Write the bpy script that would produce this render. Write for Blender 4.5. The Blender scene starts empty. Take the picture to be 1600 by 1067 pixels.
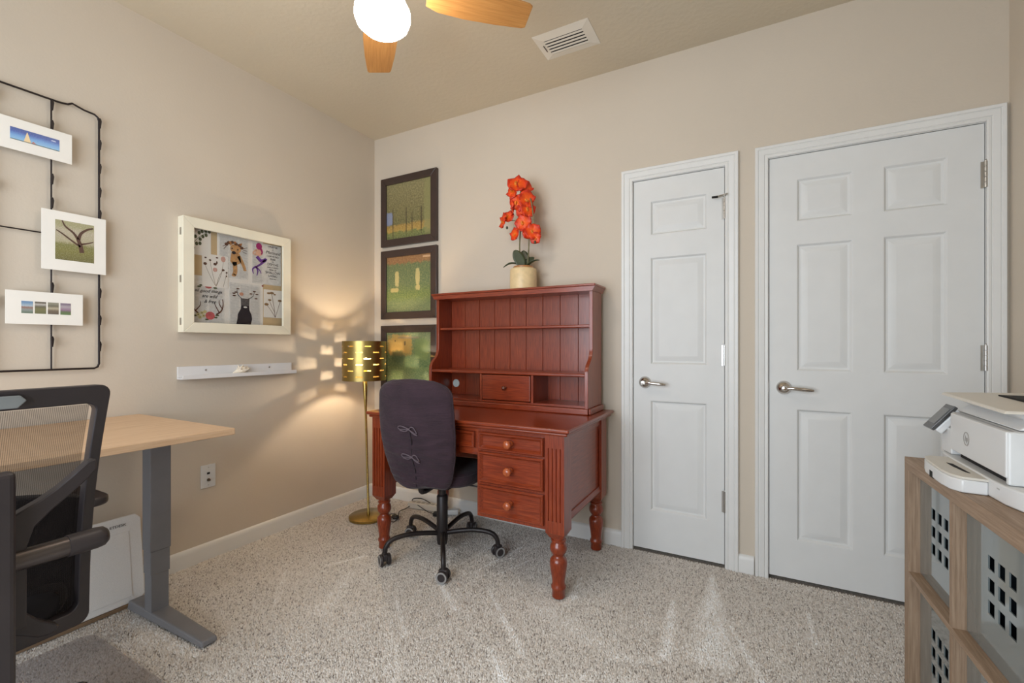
import bpy, bmesh, math, random
import numpy as np
from mathutils import Vector, Matrix
random.seed(7); rng = np.random.default_rng(7)
PI = math.pi
S = bpy.context.scene
C = S.collection

# ------------------------------------------------------------------ camera, light, exposure
cam_d = bpy.data.cameras.new('camera'); cam = bpy.data.objects.new('camera', cam_d); C.objects.link(cam)
cam_d.sensor_width = 36; cam_d.lens = 706.04/1600*36; cam_d.shift_y = 5.7/1600; cam_d.clip_start = .02
cam.location = (2.5738, -2.5507, 1.1354); cam.rotation_euler = (PI/2, 0, math.radians(28.343))
S.camera = cam
S.view_settings.view_transform = 'Standard'; S.view_settings.look = 'None'
S.view_settings.gamma = 1; S.view_settings.use_curve_mapping = False
S.view_settings.exposure = 0.11
WIN_W = 74.0        # daylight through the window (watts)
FAN_E = 36.0        # globe of the ceiling fan (emission strength)
LAMP_E = 1900.0     # floor lamp bulb (emission strength)
wd = bpy.data.worlds.new('world'); S.world = wd; wd.use_nodes = True
wd.node_tree.nodes['Background'].inputs[0].default_value = (.75, .85, 1, 1)
wd.node_tree.nodes['Background'].inputs[1].default_value = 1.0
RX, RY, RZ = 3.472, -3.45, 2.705      # room: x 0..RX, y RY..0, z 0..RZ
ld = bpy.data.lights.new('window_daylight', 'AREA'); ld.shape = 'RECTANGLE'; ld.size = 2.2; ld.size_y = 1.75
ld.energy = WIN_W; ld.color = (.83, .92, 1.0)
lo = bpy.data.objects.new('window_daylight', ld); C.objects.link(lo)
lo.location = (1.5, RY-.2, 1.28); lo.rotation_euler = (PI/2, 0, 0)

# ------------------------------------------------------------------ helpers
def lin(c):
    return tuple((v/255/12.92 if v/255 <= .04045 else ((v/255+.055)/1.055)**2.4) for v in c[:3]) + (1,)
MATS = {}
def _new(name):
    m = bpy.data.materials.new(name); m.use_nodes = True; MATS[name] = m
    nt = m.node_tree; b = nt.nodes['Principled BSDF']
    return m, nt, b
def _tc(nt, scale=(1, 1, 1), kind='Object'):
    t = nt.nodes.new('ShaderNodeTexCoord'); mp = nt.nodes.new('ShaderNodeMapping'); mp.inputs['Scale'].default_value = scale
    nt.links.new(t.outputs[kind], mp.inputs[0]); return mp.outputs[0]
def _noise(nt, vec, scale, detail=3, rough=.5):
    n = nt.nodes.new('ShaderNodeTexNoise'); n.inputs['Scale'].default_value = scale; n.inputs['Detail'].default_value = detail
    n.inputs['Roughness'].default_value = rough; nt.links.new(vec, n.inputs['Vector']); return n.outputs['Fac']
def _ramp(nt, fac, stops):
    r = nt.nodes.new('ShaderNodeValToRGB'); e = r.color_ramp.elements
    while len(e) < len(stops): e.new(.5)
    for k, (p, c) in enumerate(stops): e[k].position = p; e[k].color = lin(c)
    nt.links.new(fac, r.inputs[0]); return r.outputs[0]
def _bump(nt, b, h, strength, dist=.001):
    n = nt.nodes.new('ShaderNodeBump'); n.inputs['Strength'].default_value = strength; n.inputs['Distance'].default_value = dist
    nt.links.new(h, n.inputs['Height']); nt.links.new(n.outputs[0], b.inputs['Normal'])
def mat(name, col, rough=.5, metal=0, bump=0, bscale=300, var=.06, vscale=9, spec=.5, emit=None, estr=0, coat=0, dist=.001, trans=0):
    m, nt, b = _new(name); v = _tc(nt)
    lo_, hi = [tuple(max(0, min(255, c*(1+s))) for c in col) for s in (-var, var)]
    col_out = _ramp(nt, _noise(nt, v, vscale), [(.25, lo_), (.75, hi)])
    nt.links.new(col_out, b.inputs['Base Color'])
    b.inputs['Roughness'].default_value = rough; b.inputs['Metallic'].default_value = metal
    b.inputs['Specular IOR Level'].default_value = spec; b.inputs['Coat Weight'].default_value = coat
    b.inputs['Transmission Weight'].default_value = trans
    if bump: _bump(nt, b, _noise(nt, v, bscale, 2), bump, dist)
    if emit: b.inputs['Emission Color'].default_value = lin(emit); b.inputs['Emission Strength'].default_value = estr
    return m
def wood(name, dark, mid, light, axis, scale=7, rough=.35, coat=0, stretch=16, bump=.05):
    m, nt, b = _new(name); sc = [stretch]*3; sc['xyz'.index(axis)] = 1.0
    v = _tc(nt, sc)
    f = _noise(nt, v, scale, 6, .62)
    nt.links.new(_ramp(nt, f, [(.3, dark), (.5, mid), (.72, light)]), b.inputs['Base Color'])
    b.inputs['Roughness'].default_value = rough; b.inputs['Coat Weight'].default_value = coat; b.inputs['Coat Roughness'].default_value = .15
    _bump(nt, b, f, bump, .0006); return m

def rootof(o):
    while o.parent: o = o.parent
    return o
TM = {}
class B:
    def __init__(s): s.bm = bmesh.new()
    def poly(s, co):
        vs = [s.bm.verts.new(c) for c in co]; s.bm.faces.new(vs); return s
    def box(s, x0, x1, y0, y1, z0, z1):
        v = [s.bm.verts.new((x, y, z)) for z in (z0, z1) for x, y in ((x0, y0), (x1, y0), (x1, y1), (x0, y1))]
        for f in ((3, 2, 1, 0), (4, 5, 6, 7), (0, 1, 5, 4), (1, 2, 6, 5), (2, 3, 7, 6), (3, 0, 4, 7)): s.bm.faces.new([v[i] for i in f])
        return s
    def hexa(s, bot, top):
        v = [s.bm.verts.new(p) for p in bot+top]
        for f in ((3, 2, 1, 0), (4, 5, 6, 7), (0, 1, 5, 4), (1, 2, 6, 5), (2, 3, 7, 6), (3, 0, 4, 7)): s.bm.faces.new([v[i] for i in f])
        return s
    def prism(s, pl, ax, a, b):
        f = {'x': lambda p, d: (d, p[0], p[1]), 'y': lambda p, d: (p[0], d, p[1]), 'z': lambda p, d: (p[0], p[1], d)}[ax]
        v0 = [s.bm.verts.new(f(p, a)) for p in pl]; v1 = [s.bm.verts.new(f(p, b)) for p in pl]; n = len(pl)
        s.bm.faces.new(v0[::-1]); s.bm.faces.new(v1)
        for i in range(n): s.bm.faces.new((v0[i], v0[(i+1) % n], v1[(i+1) % n], v1[i]))
        return s
    def rings(s, rs, cap=True, close=False):
        R = [[s.bm.verts.new(p) for p in r] for r in rs]; n = len(R[0])
        for k in range(len(R)-1 + (1 if close else 0)):
            a, b = R[k], R[(k+1) % len(R)]
            for i in range(n): s.bm.faces.new((a[i], a[(i+1) % n], b[(i+1) % n], b[i]))
        if cap and not close: s.bm.faces.new(R[0][::-1]); s.bm.faces.new(R[-1])
        return s
    def lathe(s, prof, c=(0, 0, 0), n=24, ax='z', cap=True):
        rs = []
        for r, h in prof:
            r = max(r, 1e-4); ring = []
            for i in range(n):
                a = 2*PI*i/n; p, q = r*math.cos(a), r*math.sin(a)
                d = {'z': (p, q, h), 'y': (p, h, -q), 'x': (h, p, q)}[ax]
                ring.append((c[0]+d[0], c[1]+d[1], c[2]+d[2]))
            rs.append(ring)
        return s.rings(rs, cap)
    def cyl(s, p0, p1, r0, r1=None, n=16): return s.tube([p0, p1], [r0, r0 if r1 is None else r1], n)
    def tube(s, pts, r, n=8, close=False):
        P = [Vector(p) for p in pts]; m = len(P); rs = r if hasattr(r, '__len__') else [r]*m
        T = []
        for i in range(m):
            a = P[(i-1) % m] if (close or i > 0) else P[0]; b = P[(i+1) % m] if (close or i < m-1) else P[-1]
            T.append((b-a).normalized())
        u = T[0].orthogonal().normalized(); out = []
        for i in range(m):
            u = (u-T[i]*u.dot(T[i])).normalized(); w = T[i].cross(u)
            out.append([tuple(P[i]+(u*math.cos(2*PI*k/n)+w*math.sin(2*PI*k/n))*rs[i]) for k in range(n)])
        return s.rings(out, True, close)
    def ell(s, c, r, n=16, m=10):
        rs = []
        for j in range(m+1):
            t = PI*j/m; q = max(math.sin(t), 1e-3)
            rs.append([(c[0]+r[0]*q*math.cos(2*PI*i/n), c[1]+r[1]*q*math.sin(2*PI*i/n), c[2]-r[2]*math.cos(t)) for i in range(n)])
        return s.rings(rs)
    def sheet(s, fn, nu, nv):
        V = [[s.bm.verts.new(fn(i/nu, j/nv)) for i in range(nu+1)] for j in range(nv+1)]
        for j in range(nv):
            for i in range(nu): s.bm.faces.new((V[j][i], V[j][i+1], V[j+1][i+1], V[j+1][i]))
        return s
    def xf(s, M):
        bmesh.ops.transform(s.bm, matrix=M, verts=s.bm.verts); return s
    def build(s, name, m, parent=None, smooth=35, bevel=0, seg=2, solid=0, label=None, cat=None, group=None, kind=None, recalc=True, rootless=False):
        if recalc: bmesh.ops.recalc_face_normals(s.bm, faces=s.bm.faces)
        me = bpy.data.meshes.new(name)
        loc = None
        if parent is not None:
            R = TM.get(rootof(parent).name)
            if R is not None: bmesh.ops.transform(s.bm, matrix=R.inverted(), verts=s.bm.verts)
        elif not rootless:
            co = [v.co for v in s.bm.verts]
            loc = Vector(((min(c.x for c in co)+max(c.x for c in co))/2, (min(c.y for c in co)+max(c.y for c in co))/2, min(c.z for c in co)))
            bmesh.ops.translate(s.bm, vec=-loc, verts=s.bm.verts)
        s.bm.to_mesh(me); s.bm.free()
        if m: me.materials.append(m)
        if smooth:
            me.polygons.foreach_set('use_smooth', [True]*len(me.polygons)); me.set_sharp_from_angle(angle=math.radians(smooth))
        o = bpy.data.objects.new(name, me); C.objects.link(o)
        if loc is not None: o.location = loc; TM[o.name] = Matrix.Translation(loc)
        if parent is not None: o.parent = parent
        if solid:
            q = o.modifiers.new('solid', 'SOLIDIFY'); q.thickness = solid; q.offset = 0
        if bevel:
            q = o.modifiers.new('bevel', 'BEVEL'); q.width = bevel; q.segments = seg; q.limit_method = 'ANGLE'; q.angle_limit = math.radians(40); q.harden_normals = False
        return tag(o, label, cat, group, kind)
def tag(o, label=None, cat=None, group=None, kind=None):
    if label: o['label'] = label
    if cat: o['category'] = cat
    if group: o['group'] = group
    if kind: o['kind'] = kind
    return o
def thing(name, label, cat, loc=(0, 0, 0), rz=0, group=None, kind=None, world=True):
    o = bpy.data.objects.new(name, None); C.objects.link(o); o.empty_display_size = .05
    o.location = loc; o.rotation_euler = (0, 0, rz)
    TM[o.name] = (Matrix.Translation(loc) @ Matrix.Rotation(rz, 4, 'Z')) if world else None
    return tag(o, label, cat, group, kind)
def text(name, body, m, parent, loc, size, rot, sx=1, shear=0, align='CENTER'):
    cu = bpy.data.curves.new(name, 'FONT'); cu.body = body; cu.size = size; cu.align_x = align; cu.align_y = 'CENTER'; cu.shear = shear
    cu.extrude = .0002; cu.materials.append(m)
    o = bpy.data.objects.new(name, cu); C.objects.link(o); o.parent = parent
    R = TM.get(rootof(parent).name); Mx = Matrix.Translation(loc) @ rot.to_matrix().to_4x4() @ Matrix.Diagonal((sx, 1, 1, 1))
    if R is not None: Mx = R.inverted() @ Mx
    o.matrix_local = Mx; TEXTS.append(o); return o
TEXTS = []
from mathutils import Euler
ROT_L = Euler((PI/2, 0, PI/2)); ROT_R = Euler((PI/2, 0, -PI/2)); ROT_B = Euler((PI/2, 0, 0))
def circ(cx, cy, rx, ry=None, n=16, a0=0): return [(cx+rx*math.cos(a0+2*PI*i/n), cy+(ry or rx)*math.sin(a0+2*PI*i/n)) for i in range(n)]
def rrect(x0, x1, y0, y1, r, n=5):
    o = []
    for cx, cy, a in ((x1-r, y1-r, 0), (x0+r, y1-r, PI/2), (x0+r, y0+r, PI), (x1-r, y0+r, 3*PI/2)):
        for i in range(n+1): o.append((cx+r*math.cos(a+PI/2*i/n), cy+r*math.sin(a+PI/2*i/n)))
    return o
def spline(pts, n=8):
    P = [Vector(p) for p in pts]; out = []
    for i in range(len(P)-1):
        p0 = P[max(i-1, 0)]; p1 = P[i]; p2 = P[i+1]; p3 = P[min(i+2, len(P)-1)]
        for k in range(n):
            t = k/n; out.append(.5*((2*p1)+(p2-p0)*t+(2*p0-5*p1+4*p2-p3)*t*t+(3*p1-p0-3*p2+p3)*t**3))
    out.append(P[-1]); return out

# ------------------------------------------------------------------ materials
wall_m = mat('wall_paint', (205, 193, 177), .75, bump=.25, bscale=90, var=.012, vscale=2, spec=.2, dist=.002)
ceil_m = mat('ceiling_paint', (205, 193, 172), .85, bump=.5, bscale=45, var=.012, vscale=2, spec=.1, dist=.003)
trim_m = mat('trim_paint', (224, 223, 220), .35, var=.01, spec=.4)
door_m = mat('door_paint', (219, 219, 217), .45, bump=.05, bscale=60, var=.01, spec=.3)
chrome = mat('satin_nickel', (205, 200, 195), .14, 1, var=.03)
steel = mat('hinge_steel', (190, 188, 184), .3, 1, var=.05)
dark_m = mat('dark_gap', (20, 18, 16), .8)
CH = dict(dark=(104, 37, 16), mid=(133, 51, 23), light=(157, 70, 35))
cherry_x = wood('cherry_x', axis='x', coat=.35, scale=11, stretch=20, rough=.3, bump=.03, **CH); cherry_y = wood('cherry_y', axis='y', coat=.35, scale=11, stretch=20, rough=.3, bump=.03, **CH); cherry_z = wood('cherry_z', axis='z', coat=.35, scale=11, stretch=20, rough=.3, bump=.03, **CH)
knob_m = wood('knob_wood', (150, 66, 34), (176, 86, 46), (196, 106, 60), 'z', coat=.6, rough=.25)
brass = mat('brass', (178, 152, 88), .26, 1, var=.06, vscale=30)
brass_sh = mat('brushed_brass', (166, 144, 86), .33, 1, var=.04, vscale=30, bump=.06, bscale=300)
brass_in = mat('brass_inside', (230, 215, 170), .6, 0)
black_metal = mat('black_metal', (44, 38, 38), .42, .3, var=.1)
black_pl = mat('black_plastic', (52, 46, 47), .45, var=.08)
black_soft = mat('black_fabric', (15, 13, 19), .9, bump=.3, bscale=700)
grey_pl = mat('grey_plastic', (122, 126, 126), .4)
white_pl = mat('white_plastic', (218, 218, 217), .32, var=.008)
cream_pl = mat('cream_plastic', (212, 206, 195), .4, var=.01)
screen_m = mat('screen_grey', (108, 108, 107), .12)
screen_rim = mat('screen_rim', (66, 64, 63), .2)
desk_grey = mat('grey_steel', (128, 128, 132), .42, .1, var=.03)
oak = wood('light_oak_y', (206, 168, 130), (219, 184, 148), (228, 196, 162), 'y', 5, .45, stretch=22)
shelf_w = wood('washed_oak_y', (130, 106, 84), (151, 126, 103), (170, 146, 122), 'y', 8, .55, stretch=24)
shelf_wz = wood('washed_oak_z', (130, 106, 84), (151, 126, 103), (170, 146, 122), 'z', 8, .55, stretch=24)
fan_wood = wood('fan_oak_x', (172, 118, 62), (190, 134, 74), (204, 150, 88), 'x', 6, .4, stretch=20)
bin_m = mat('gloss_grey_bin', (112, 120, 120), .06, var=.01, spec=.9, coat=.7)
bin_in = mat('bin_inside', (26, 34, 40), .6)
def fabric(name, c):
    m, nt, b = _new(name); v = _tc(nt)
    f = _noise(nt, v, 420, 2); g = _noise(nt, v, 14, 4)
    mx = nt.nodes.new('ShaderNodeMath'); mx.operation = 'MULTIPLY_ADD'; mx.inputs[1].default_value = .5
    nt.links.new(f, mx.inputs[0]); nt.links.new(g, mx.inputs[2])
    nt.links.new(_ramp(nt, mx.outputs[0], [(.45, tuple(k*.86 for k in c)), (.95, tuple(min(255, k*1.14) for k in c))]), b.inputs['Base Color'])
    b.inputs['Roughness'].default_value = .92; b.inputs['Sheen Weight'].default_value = .12; wv = _noise(nt, _tc(nt, (5, 5, 26)), 1.6, 4, .6)
    b1 = nt.nodes.new('ShaderNodeBump'); b1.inputs['Strength'].default_value = .8; b1.inputs['Distance'].default_value = .012; nt.links.new(wv, b1.inputs['Height'])
    b2 = nt.nodes.new('ShaderNodeBump'); b2.inputs['Strength'].default_value = .35; b2.inputs['Distance'].default_value = .0008; nt.links.new(f, b2.inputs['Height']); nt.links.new(b1.outputs[0], b2.inputs['Normal']); nt.links.new(b2.outputs[0], b.inputs['Normal'])
    return m
purple = fabric('plum_fabric', (50, 33, 42))
tie_m = mat('tie_cord', (104, 90, 98), .8)
paper = mat('paper_white', (240, 236, 228), .8, var=.01)
ivory = mat('ivory_paint', (236, 229, 208), .4, var=.015)

# ------------------------------------------------------------------ setting
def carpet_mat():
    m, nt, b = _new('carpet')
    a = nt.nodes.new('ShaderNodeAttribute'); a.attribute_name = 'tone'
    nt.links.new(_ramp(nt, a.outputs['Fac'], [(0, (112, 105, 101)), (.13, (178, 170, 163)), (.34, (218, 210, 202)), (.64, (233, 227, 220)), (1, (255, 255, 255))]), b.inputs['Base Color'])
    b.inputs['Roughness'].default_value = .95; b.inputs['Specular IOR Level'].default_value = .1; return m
under = mat('carpet_backing', (160, 150, 140), .95, var=.2, vscale=120)
B().box(-.1, RX+.1, RY-.1, .14, -.1, -.009).build('floor', under, smooth=0, rootless=True, label='carpet backing under the speckled beige pile', cat='floor', kind='structure')
B().box(-.1, RX+.1, RY-.1, .14, RZ, RZ+.1).build('ceiling', ceil_m, smooth=0, rootless=True, label='beige knockdown textured ceiling', cat='ceiling', kind='structure')
B().box(-.12, 0, RY-.12, .14, -.02, RZ+.02).build('wall_left', wall_m, smooth=0, rootless=True, label='beige wall behind the photo grid and shadow box', cat='wall', kind='structure')
B().box(RX, RX+.12, RY-.12, .14, -.02, RZ+.02).build('wall_right', wall_m, smooth=0, rootless=True, label='beige wall right of the wide door', cat='wall', kind='structure')
D1 = (1.972, 2.432); D2 = (2.632, 3.400); DT = 2.046; DB = .012
b = B(); e = .02
for x0, x1, z0, z1 in ((0, D1[0]-e, -.02, RZ), (D1[0]-e, D1[1]+e, DT+e, RZ), (D1[1]+e, D2[0]-e, -.02, RZ), (D2[0]-e, D2[1]+e, DT+e, RZ), (D2[1]+e, RX, -.02, RZ)):
    b.box(x0, x1, 0, .13, z0, z1)
b.box(D1[0]-.1, D1[1]+.1, .131, .15, -.02, DT+.1); b.box(D2[0]-.1, D2[1]+.05, .131, .15, -.02, DT+.1)  # unseen panels added behind the doors so no light leaks through their gaps
b.build('wall_back', wall_m, smooth=0, rootless=True, label='beige wall with two white doors in it', cat='wall', kind='structure')
wx0, wx1, wz0, wz1 = .40, 2.60, .42, 2.15
b = B()
for x0, x1, z0, z1 in ((-.1, wx0, -.02, RZ), (wx1, RX+.1, -.02, RZ), (wx0, wx1, -.02, wz0), (wx0, wx1, wz1, RZ)): b.box(x0, x1, RY-.12, RY, z0, z1)
b.build('wall_front', wall_m, smooth=0, rootless=True, label='beige wall holding the window behind the viewer', cat='wall', kind='structure')
w = thing('window_1', 'white framed window behind the viewer', 'window', (1.5, RY-.06, wz0), kind='structure')
b = B()
for x0, x1, z0, z1 in ((wx0, wx0+.05, wz0, wz1), (wx1-.05, wx1, wz0, wz1), (wx0+.05, wx1-.05, wz0, wz0+.05), (wx0+.05, wx1-.05, wz1-.05, wz1), (wx0+.05, wx1-.05, 1.43, 1.47)): b.box(x0, x1, RY-.09, RY-.03, z0, z1)
b.build('window_frame', trim_m, w, 0)
B().box(wx0-.04, wx1+.04, RY-.03, RY+.06, wz0-.03, wz0).build('window_sill', trim_m, w, 0, bevel=.004)
def bprof(t=.014, h=.085): return [(0, -.015), (t, -.015), (t, h-.025), (t-.003, h-.012), (t-.008, h-.003), (0, h)]
B().prism([(p, q) for p, q in bprof()], 'y', RY, 0).build('baseboard_left', trim_m, rootless=True, label='white baseboard along the left wall', cat='baseboard', kind='structure')
bb = B(); bb.prism([(-p, q) for p, q in bprof()], 'x', 0, D1[0]-.065); bb.build('baseboard_back', trim_m, rootless=True, label='white baseboard behind the cherry desk', cat='baseboard', kind='structure')
bb = B(); bb.prism([(-p, q) for p, q in bprof()], 'x', D1[1]+.063, D2[0]-.066); bb.build('baseboard_middle', trim_m, rootless=True, label='short white baseboard piece between the two doors', cat='baseboard', kind='structure')
B().prism([(RX-p, q) for p, q in bprof()], 'y', RY, -.02).build('baseboard_right', trim_m, rootless=True, label='white baseboard along the right wall', cat='baseboard', kind='structure')

CASE = [(0, 0), (0, .009), (.004, .011), (.012, .0105), (.016, .008), (.019, .012), (.040, .0155), (.044, .0135), (.047, .018), (.058, .0195), (.061, .017), (.062, 0)]
def casing(n, D, lab):
    t = thing('trim_%d' % n, lab, 'trim', ((D[0]+D[1])/2, 0, 0), kind='structure')
    x0, x1, z1 = D[0]-.004, D[1]+.004, DT+.005
    W_ = .062 if n == 1 else .058
    rs = []
    for px, pz, sx, sz in ((x0, -.012, -1, 0), (x0, z1, -1, 1), (x1, z1, 1, 1), (x1, -.012, 1, 0)):
        rs.append([(px+sx*u*W_/.062, -v-.0005, pz+sz*u*W_/.062) for u, v in CASE])
    B().rings(rs).build('casing', trim_m, t, 25)
    b = B(); b.box(D[0]-.0198, D[0]-.003, .0, .128, -.012, DT+.003); b.box(D[1]+.003, D[1]+.0198, .0, .128, -.012, DT+.003); b.box(D[0]-.0198, D[1]+.0198, .0, .128, DT+.003, DT+.0198)
    b.build('jamb', trim_m, t, 0)
casing(1, D1, 'white moulded casing around the narrow door'); casing(2, D2, 'white moulded casing around the wide door')
def nest(b, x0, x1, z0, z1, y, seq, ax='y'):
    """nested rectangles: list of (inset, depth behind y); closes with the last rectangle"""
    def P(p, q, d): return (p, d, q) if ax == 'y' else (d, p, q)
    R = []
    for ins, d in seq: R.append([P(x0+ins, z0+ins, y+d), P(x1-ins, z0+ins, y+d), P(x1-ins, z1-ins, y+d), P(x0+ins, z1-ins, y+d)])
    V = [[b.bm.verts.new(p) for p in r] for r in R]
    for k in range(len(V)-1):
        for i in range(4): b.bm.faces.new((V[k][i], V[k][(i+1) % 4], V[k+1][(i+1) % 4], V[k+1][i]))
    b.bm.faces.new(V[-1]); return b
def door(n, D, px, pz, lab, hand):
    t = thing('door_%d' % n, lab, 'door', ((D[0]+D[1])/2, .02, 0), kind='structure'); yf = .003
    b = B(); xs = sorted({D[0], D[1], *[v for p in px for v in p]}); zs = sorted({DB, DT, *[v for p in pz for v in p]})
    for i in range(len(xs)-1):
        for j in range(len(zs)-1):
            if any(abs(xs[i]-p[0]) < 1e-6 for p in px) and any(abs(zs[j]-p[0]) < 1e-6 for p in pz): continue
            b.poly([(xs[i], yf, zs[j]), (xs[i+1], yf, zs[j]), (xs[i+1], yf, zs[j+1]), (xs[i], yf, zs[j+1])])
    for q in (((D[0], yf, DB), (D[0], yf+.035, DB), (D[0], yf+.035, DT), (D[0], yf, DT)), ((D[1], yf, DB), (D[1], yf, DT), (D[1], yf+.035, DT), (D[1], yf+.035, DB)),
              ((D[0], yf, DT), (D[0], yf+.035, DT), (D[1], yf+.035, DT), (D[1], yf, DT)), ((D[0], yf, DB), (D[1], yf, DB), (D[1], yf+.035, DB), (D[0], yf+.035, DB)),
              ((D[0], yf+.035, DB), (D[1], yf+.035, DB), (D[1], yf+.035, DT), (D[0], yf+.035, DT))): b.poly(q)
    bmesh.ops.remove_doubles(b.bm, verts=b.bm.verts, dist=1e-5)
    sl = b.build('door_slab', door_m, t, 20)
    for p in px:
        for q in pz:
            pb = B(); nest(pb, p[0], p[1], q[0], q[1], yf, [(0, 0), (.004, .001), (.012, .011), (.020, .012), (.046, .003), (.050, .003)])
            pb.build('panel', door_m, sl, 20)
    hx = D[0]+.062; hz = .93
    h = B().lathe([(.033, 0), (.033, -.004), (.031, -.008), (.024, -.018), (.014, -.024), (.012, -.05), (.0135, -.056), (.010, -.062), (.002, -.063)], (hx, yf, hz), 32, 'y').build('handle', chrome, t, 50, label='polished nickel lever handle')
    pts = spline([(hx, yf-.05, hz), (hx+.03, yf-.054, hz+.001), (hx+.07, yf-.052, hz-.002), (hx+.105, yf-.049, hz-.005), (hx+.116, yf-.047, hz-.006)], 6)
    rr = [.006+.004*math.sin(PI*min(1, k/(len(pts)-1)*1.02))**2 for k in range(len(pts))]
    lv = B().tube(pts, rr, 12).build('lever', chrome, h, 60)
    B().box(D[0]-.008, D[0]-.001, -.004, .003, hz-.03, hz+.03).build('strike_plate', steel, t, 0, bevel=.002)
    for z0, z1 in ((1.78, 1.888), (1.03, 1.135), (.28, .388)):
        hb = B()
        for k in range(5): a = z0+(z1-z0)*k/5; hb.cyl((D[1]+.002, -.006, a+.0006), (D[1]+.002, -.006, a+(z1-z0)/5-.0006), .0062, n=12)
        hb.lathe([(.004, z1), (.0045, z1+.003), (.003, z1+.006), (.0005, z1+.007)], (D[1]+.002, -.006, 0), 10)
        hb.box(D[1]-.012, D[1]-.0005, -.0006, .002, z0, z1)
        hb.build('hinge', steel, t, 40)
    if hand:
        hs = B(); x = D[1]+.002
        hs.cyl((x, -.008, 1.892), (x, -.008, 1.906), .008, n=12); hs.tube([(x, -.008, 1.90), (x-.012, -.022, 1.897), (x-.03, -.026, 1.892)], .0045, 8)
        hs.cyl((x, -.008, 1.90), (x+.012, -.028, 1.90), .004, n=8)
        d_ = hs.build('hinge_pin_door_stop', steel, t, 50)
        B().cyl((x-.03, -.026, 1.892), (x-.058, -.02, 1.894), .0055, n=10).build('rubber_tip', dark_m, d_, 50)
door(1, D1, [(2.061, 2.352)], [(.224, .833), (1.029, 1.619), (1.739, 1.929)], 'narrow white three panel closet door', True)
door(2, D2, [(2.745, 2.965), (3.072, 3.288)], [(.197, .83), (1.01, 1.62), (1.727, 1.933)], 'wide white six panel door beside the printer', False)

# carpet pile: real tufts, coloured by tuft, lighter where the vacuum turned the pile
def carpet():
    p = .0059; xs = np.arange(.014, RX-.014, p); ys = np.arange(-2.75, -.002, p)
    X, Y = np.meshgrid(xs, ys); X = X.ravel(); Y = Y.ravel(); n = len(X)
    X = X+rng.uniform(-.4, .4, n)*p; Y = Y+rng.uniform(-.4, .4, n)*p
    def seg(ax, ay, bx, by, wa, wb, st):
        dx, dy = bx-ax, by-ay; L = dx*dx+dy*dy; t = np.clip(((X-ax)*dx+(Y-ay)*dy)/L, 0, 1)
        d = np.hypot(X-ax-t*dx, Y-ay-t*dy); w = wa+(wb-wa)*t
        return st*np.clip(1.3-d/w, 0, 1)
    st = np.zeros(n)
    SEG = [(1.171, -.754, 1.429, -.948, .012, .022, 1), (1.485, -.754, 1.808, -1.057, .008, .02, .9), (1.692, -1.097, 1.87, -1.26, .012, .03, .9), (2.249, -.443, 2.283, -.823, .012, .03, .9),
           (2.386, -.119, 2.43, -.74, .012, .085, .95), (2.484, -.521, 2.6, -.82, .01, .022, .9), (2.769, -.255, 2.772, -.491, .008, .016, .8), (1.123, -.984, 1.369, -1.199, .008, .016, .45),
           (2.12, -.93, 2.26, -.86, .02, .02, .6), (1.726, -.757, 2.085, -.885, .05, .06, .4), (1.844, -.628, 1.821, -.443, .02, .012, .8), (1.06, -.66, 1.16, -.62, .02, .012, .7), (.94, -1.24, .8, -.96, .05, .03, .4),
           (1.33, -.65, 1.412, -.282, .008, .006, .7), (1.44, -.62, 1.52, -.40, .008, .006, .7), (1.22, -.62, 1.28, -.25, .008, .006, .5), (.33, -1.65, .76, -1.64, .03, .025, .8), (.47, -1.69, .66, -1.66, .03, .02, .6),
           (.62, -.95, .72, -.78, .012, .01, .8), (.5, -1.1, .72, -1.3, .02, .02, .35), (1.3, -1.2, 1.6, -1.5, .03, .02, .35), (2.0, -1.1, 2.2, -1.0, .03, .03, .4)]
    for s_ in SEG: st = np.maximum(st, seg(*s_))
    wob = .5+.5*np.sin(X*37+Y*23)*np.sin(X*19-Y*41); st *= .55+.45*wob
    patch = .5+.5*np.sin(X*5.1+2*np.sin(Y*3.3))*np.sin(Y*4.3+1.7*np.sin(X*2.9))
    tone = np.clip(rng.beta(1.9, 1.3, n)*.76+.05*patch+st*.48, 0, 1)
    h = rng.uniform(.006, .0105, n); ang = rng.uniform(0, 2*PI, n); lean = rng.uniform(.0, .0045, n)
    la = rng.uniform(0, 2*PI, n); r = rng.uniform(.0038, .0056, n)
    k = 4; V = np.empty((n, k+1, 3), np.float32)
    for i in range(k):
        a = ang+2*PI*i/k; V[:, i, 0] = X+r*np.cos(a); V[:, i, 1] = Y+r*np.sin(a); V[:, i, 2] = -.0085+h*.25*rng.uniform(0, 1, n)
    V[:, k, 0] = X+lean*np.cos(la); V[:, k, 1] = Y+lean*np.sin(la); V[:, k, 2] = -.0085+h
    base = (np.arange(n)*(k+1))[:, None, None]
    F = (base+np.array([[i, (i+1) % k, k] for i in range(k)])[None]).reshape(-1).astype(np.int32)
    me = bpy.data.meshes.new('carpet_pile'); nf = n*k
    me.vertices.add(n*(k+1)); me.vertices.foreach_set('co', V.reshape(-1))
    me.loops.add(nf*3); me.loops.foreach_set('vertex_index', F); me.polygons.add(nf)
    me.polygons.foreach_set('loop_start', np.arange(0, nf*3, 3, dtype=np.int32)); me.polygons.foreach_set('use_smooth', np.ones(nf, bool))
    me.update(calc_edges=True)
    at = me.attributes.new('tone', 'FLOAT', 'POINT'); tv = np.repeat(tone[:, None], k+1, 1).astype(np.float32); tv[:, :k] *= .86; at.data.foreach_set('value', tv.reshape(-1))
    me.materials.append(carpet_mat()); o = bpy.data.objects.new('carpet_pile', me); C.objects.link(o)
    tag(o, 'speckled beige and grey carpet pile with pale vacuum streaks', 'carpet', kind='stuff')
carpet()

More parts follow.
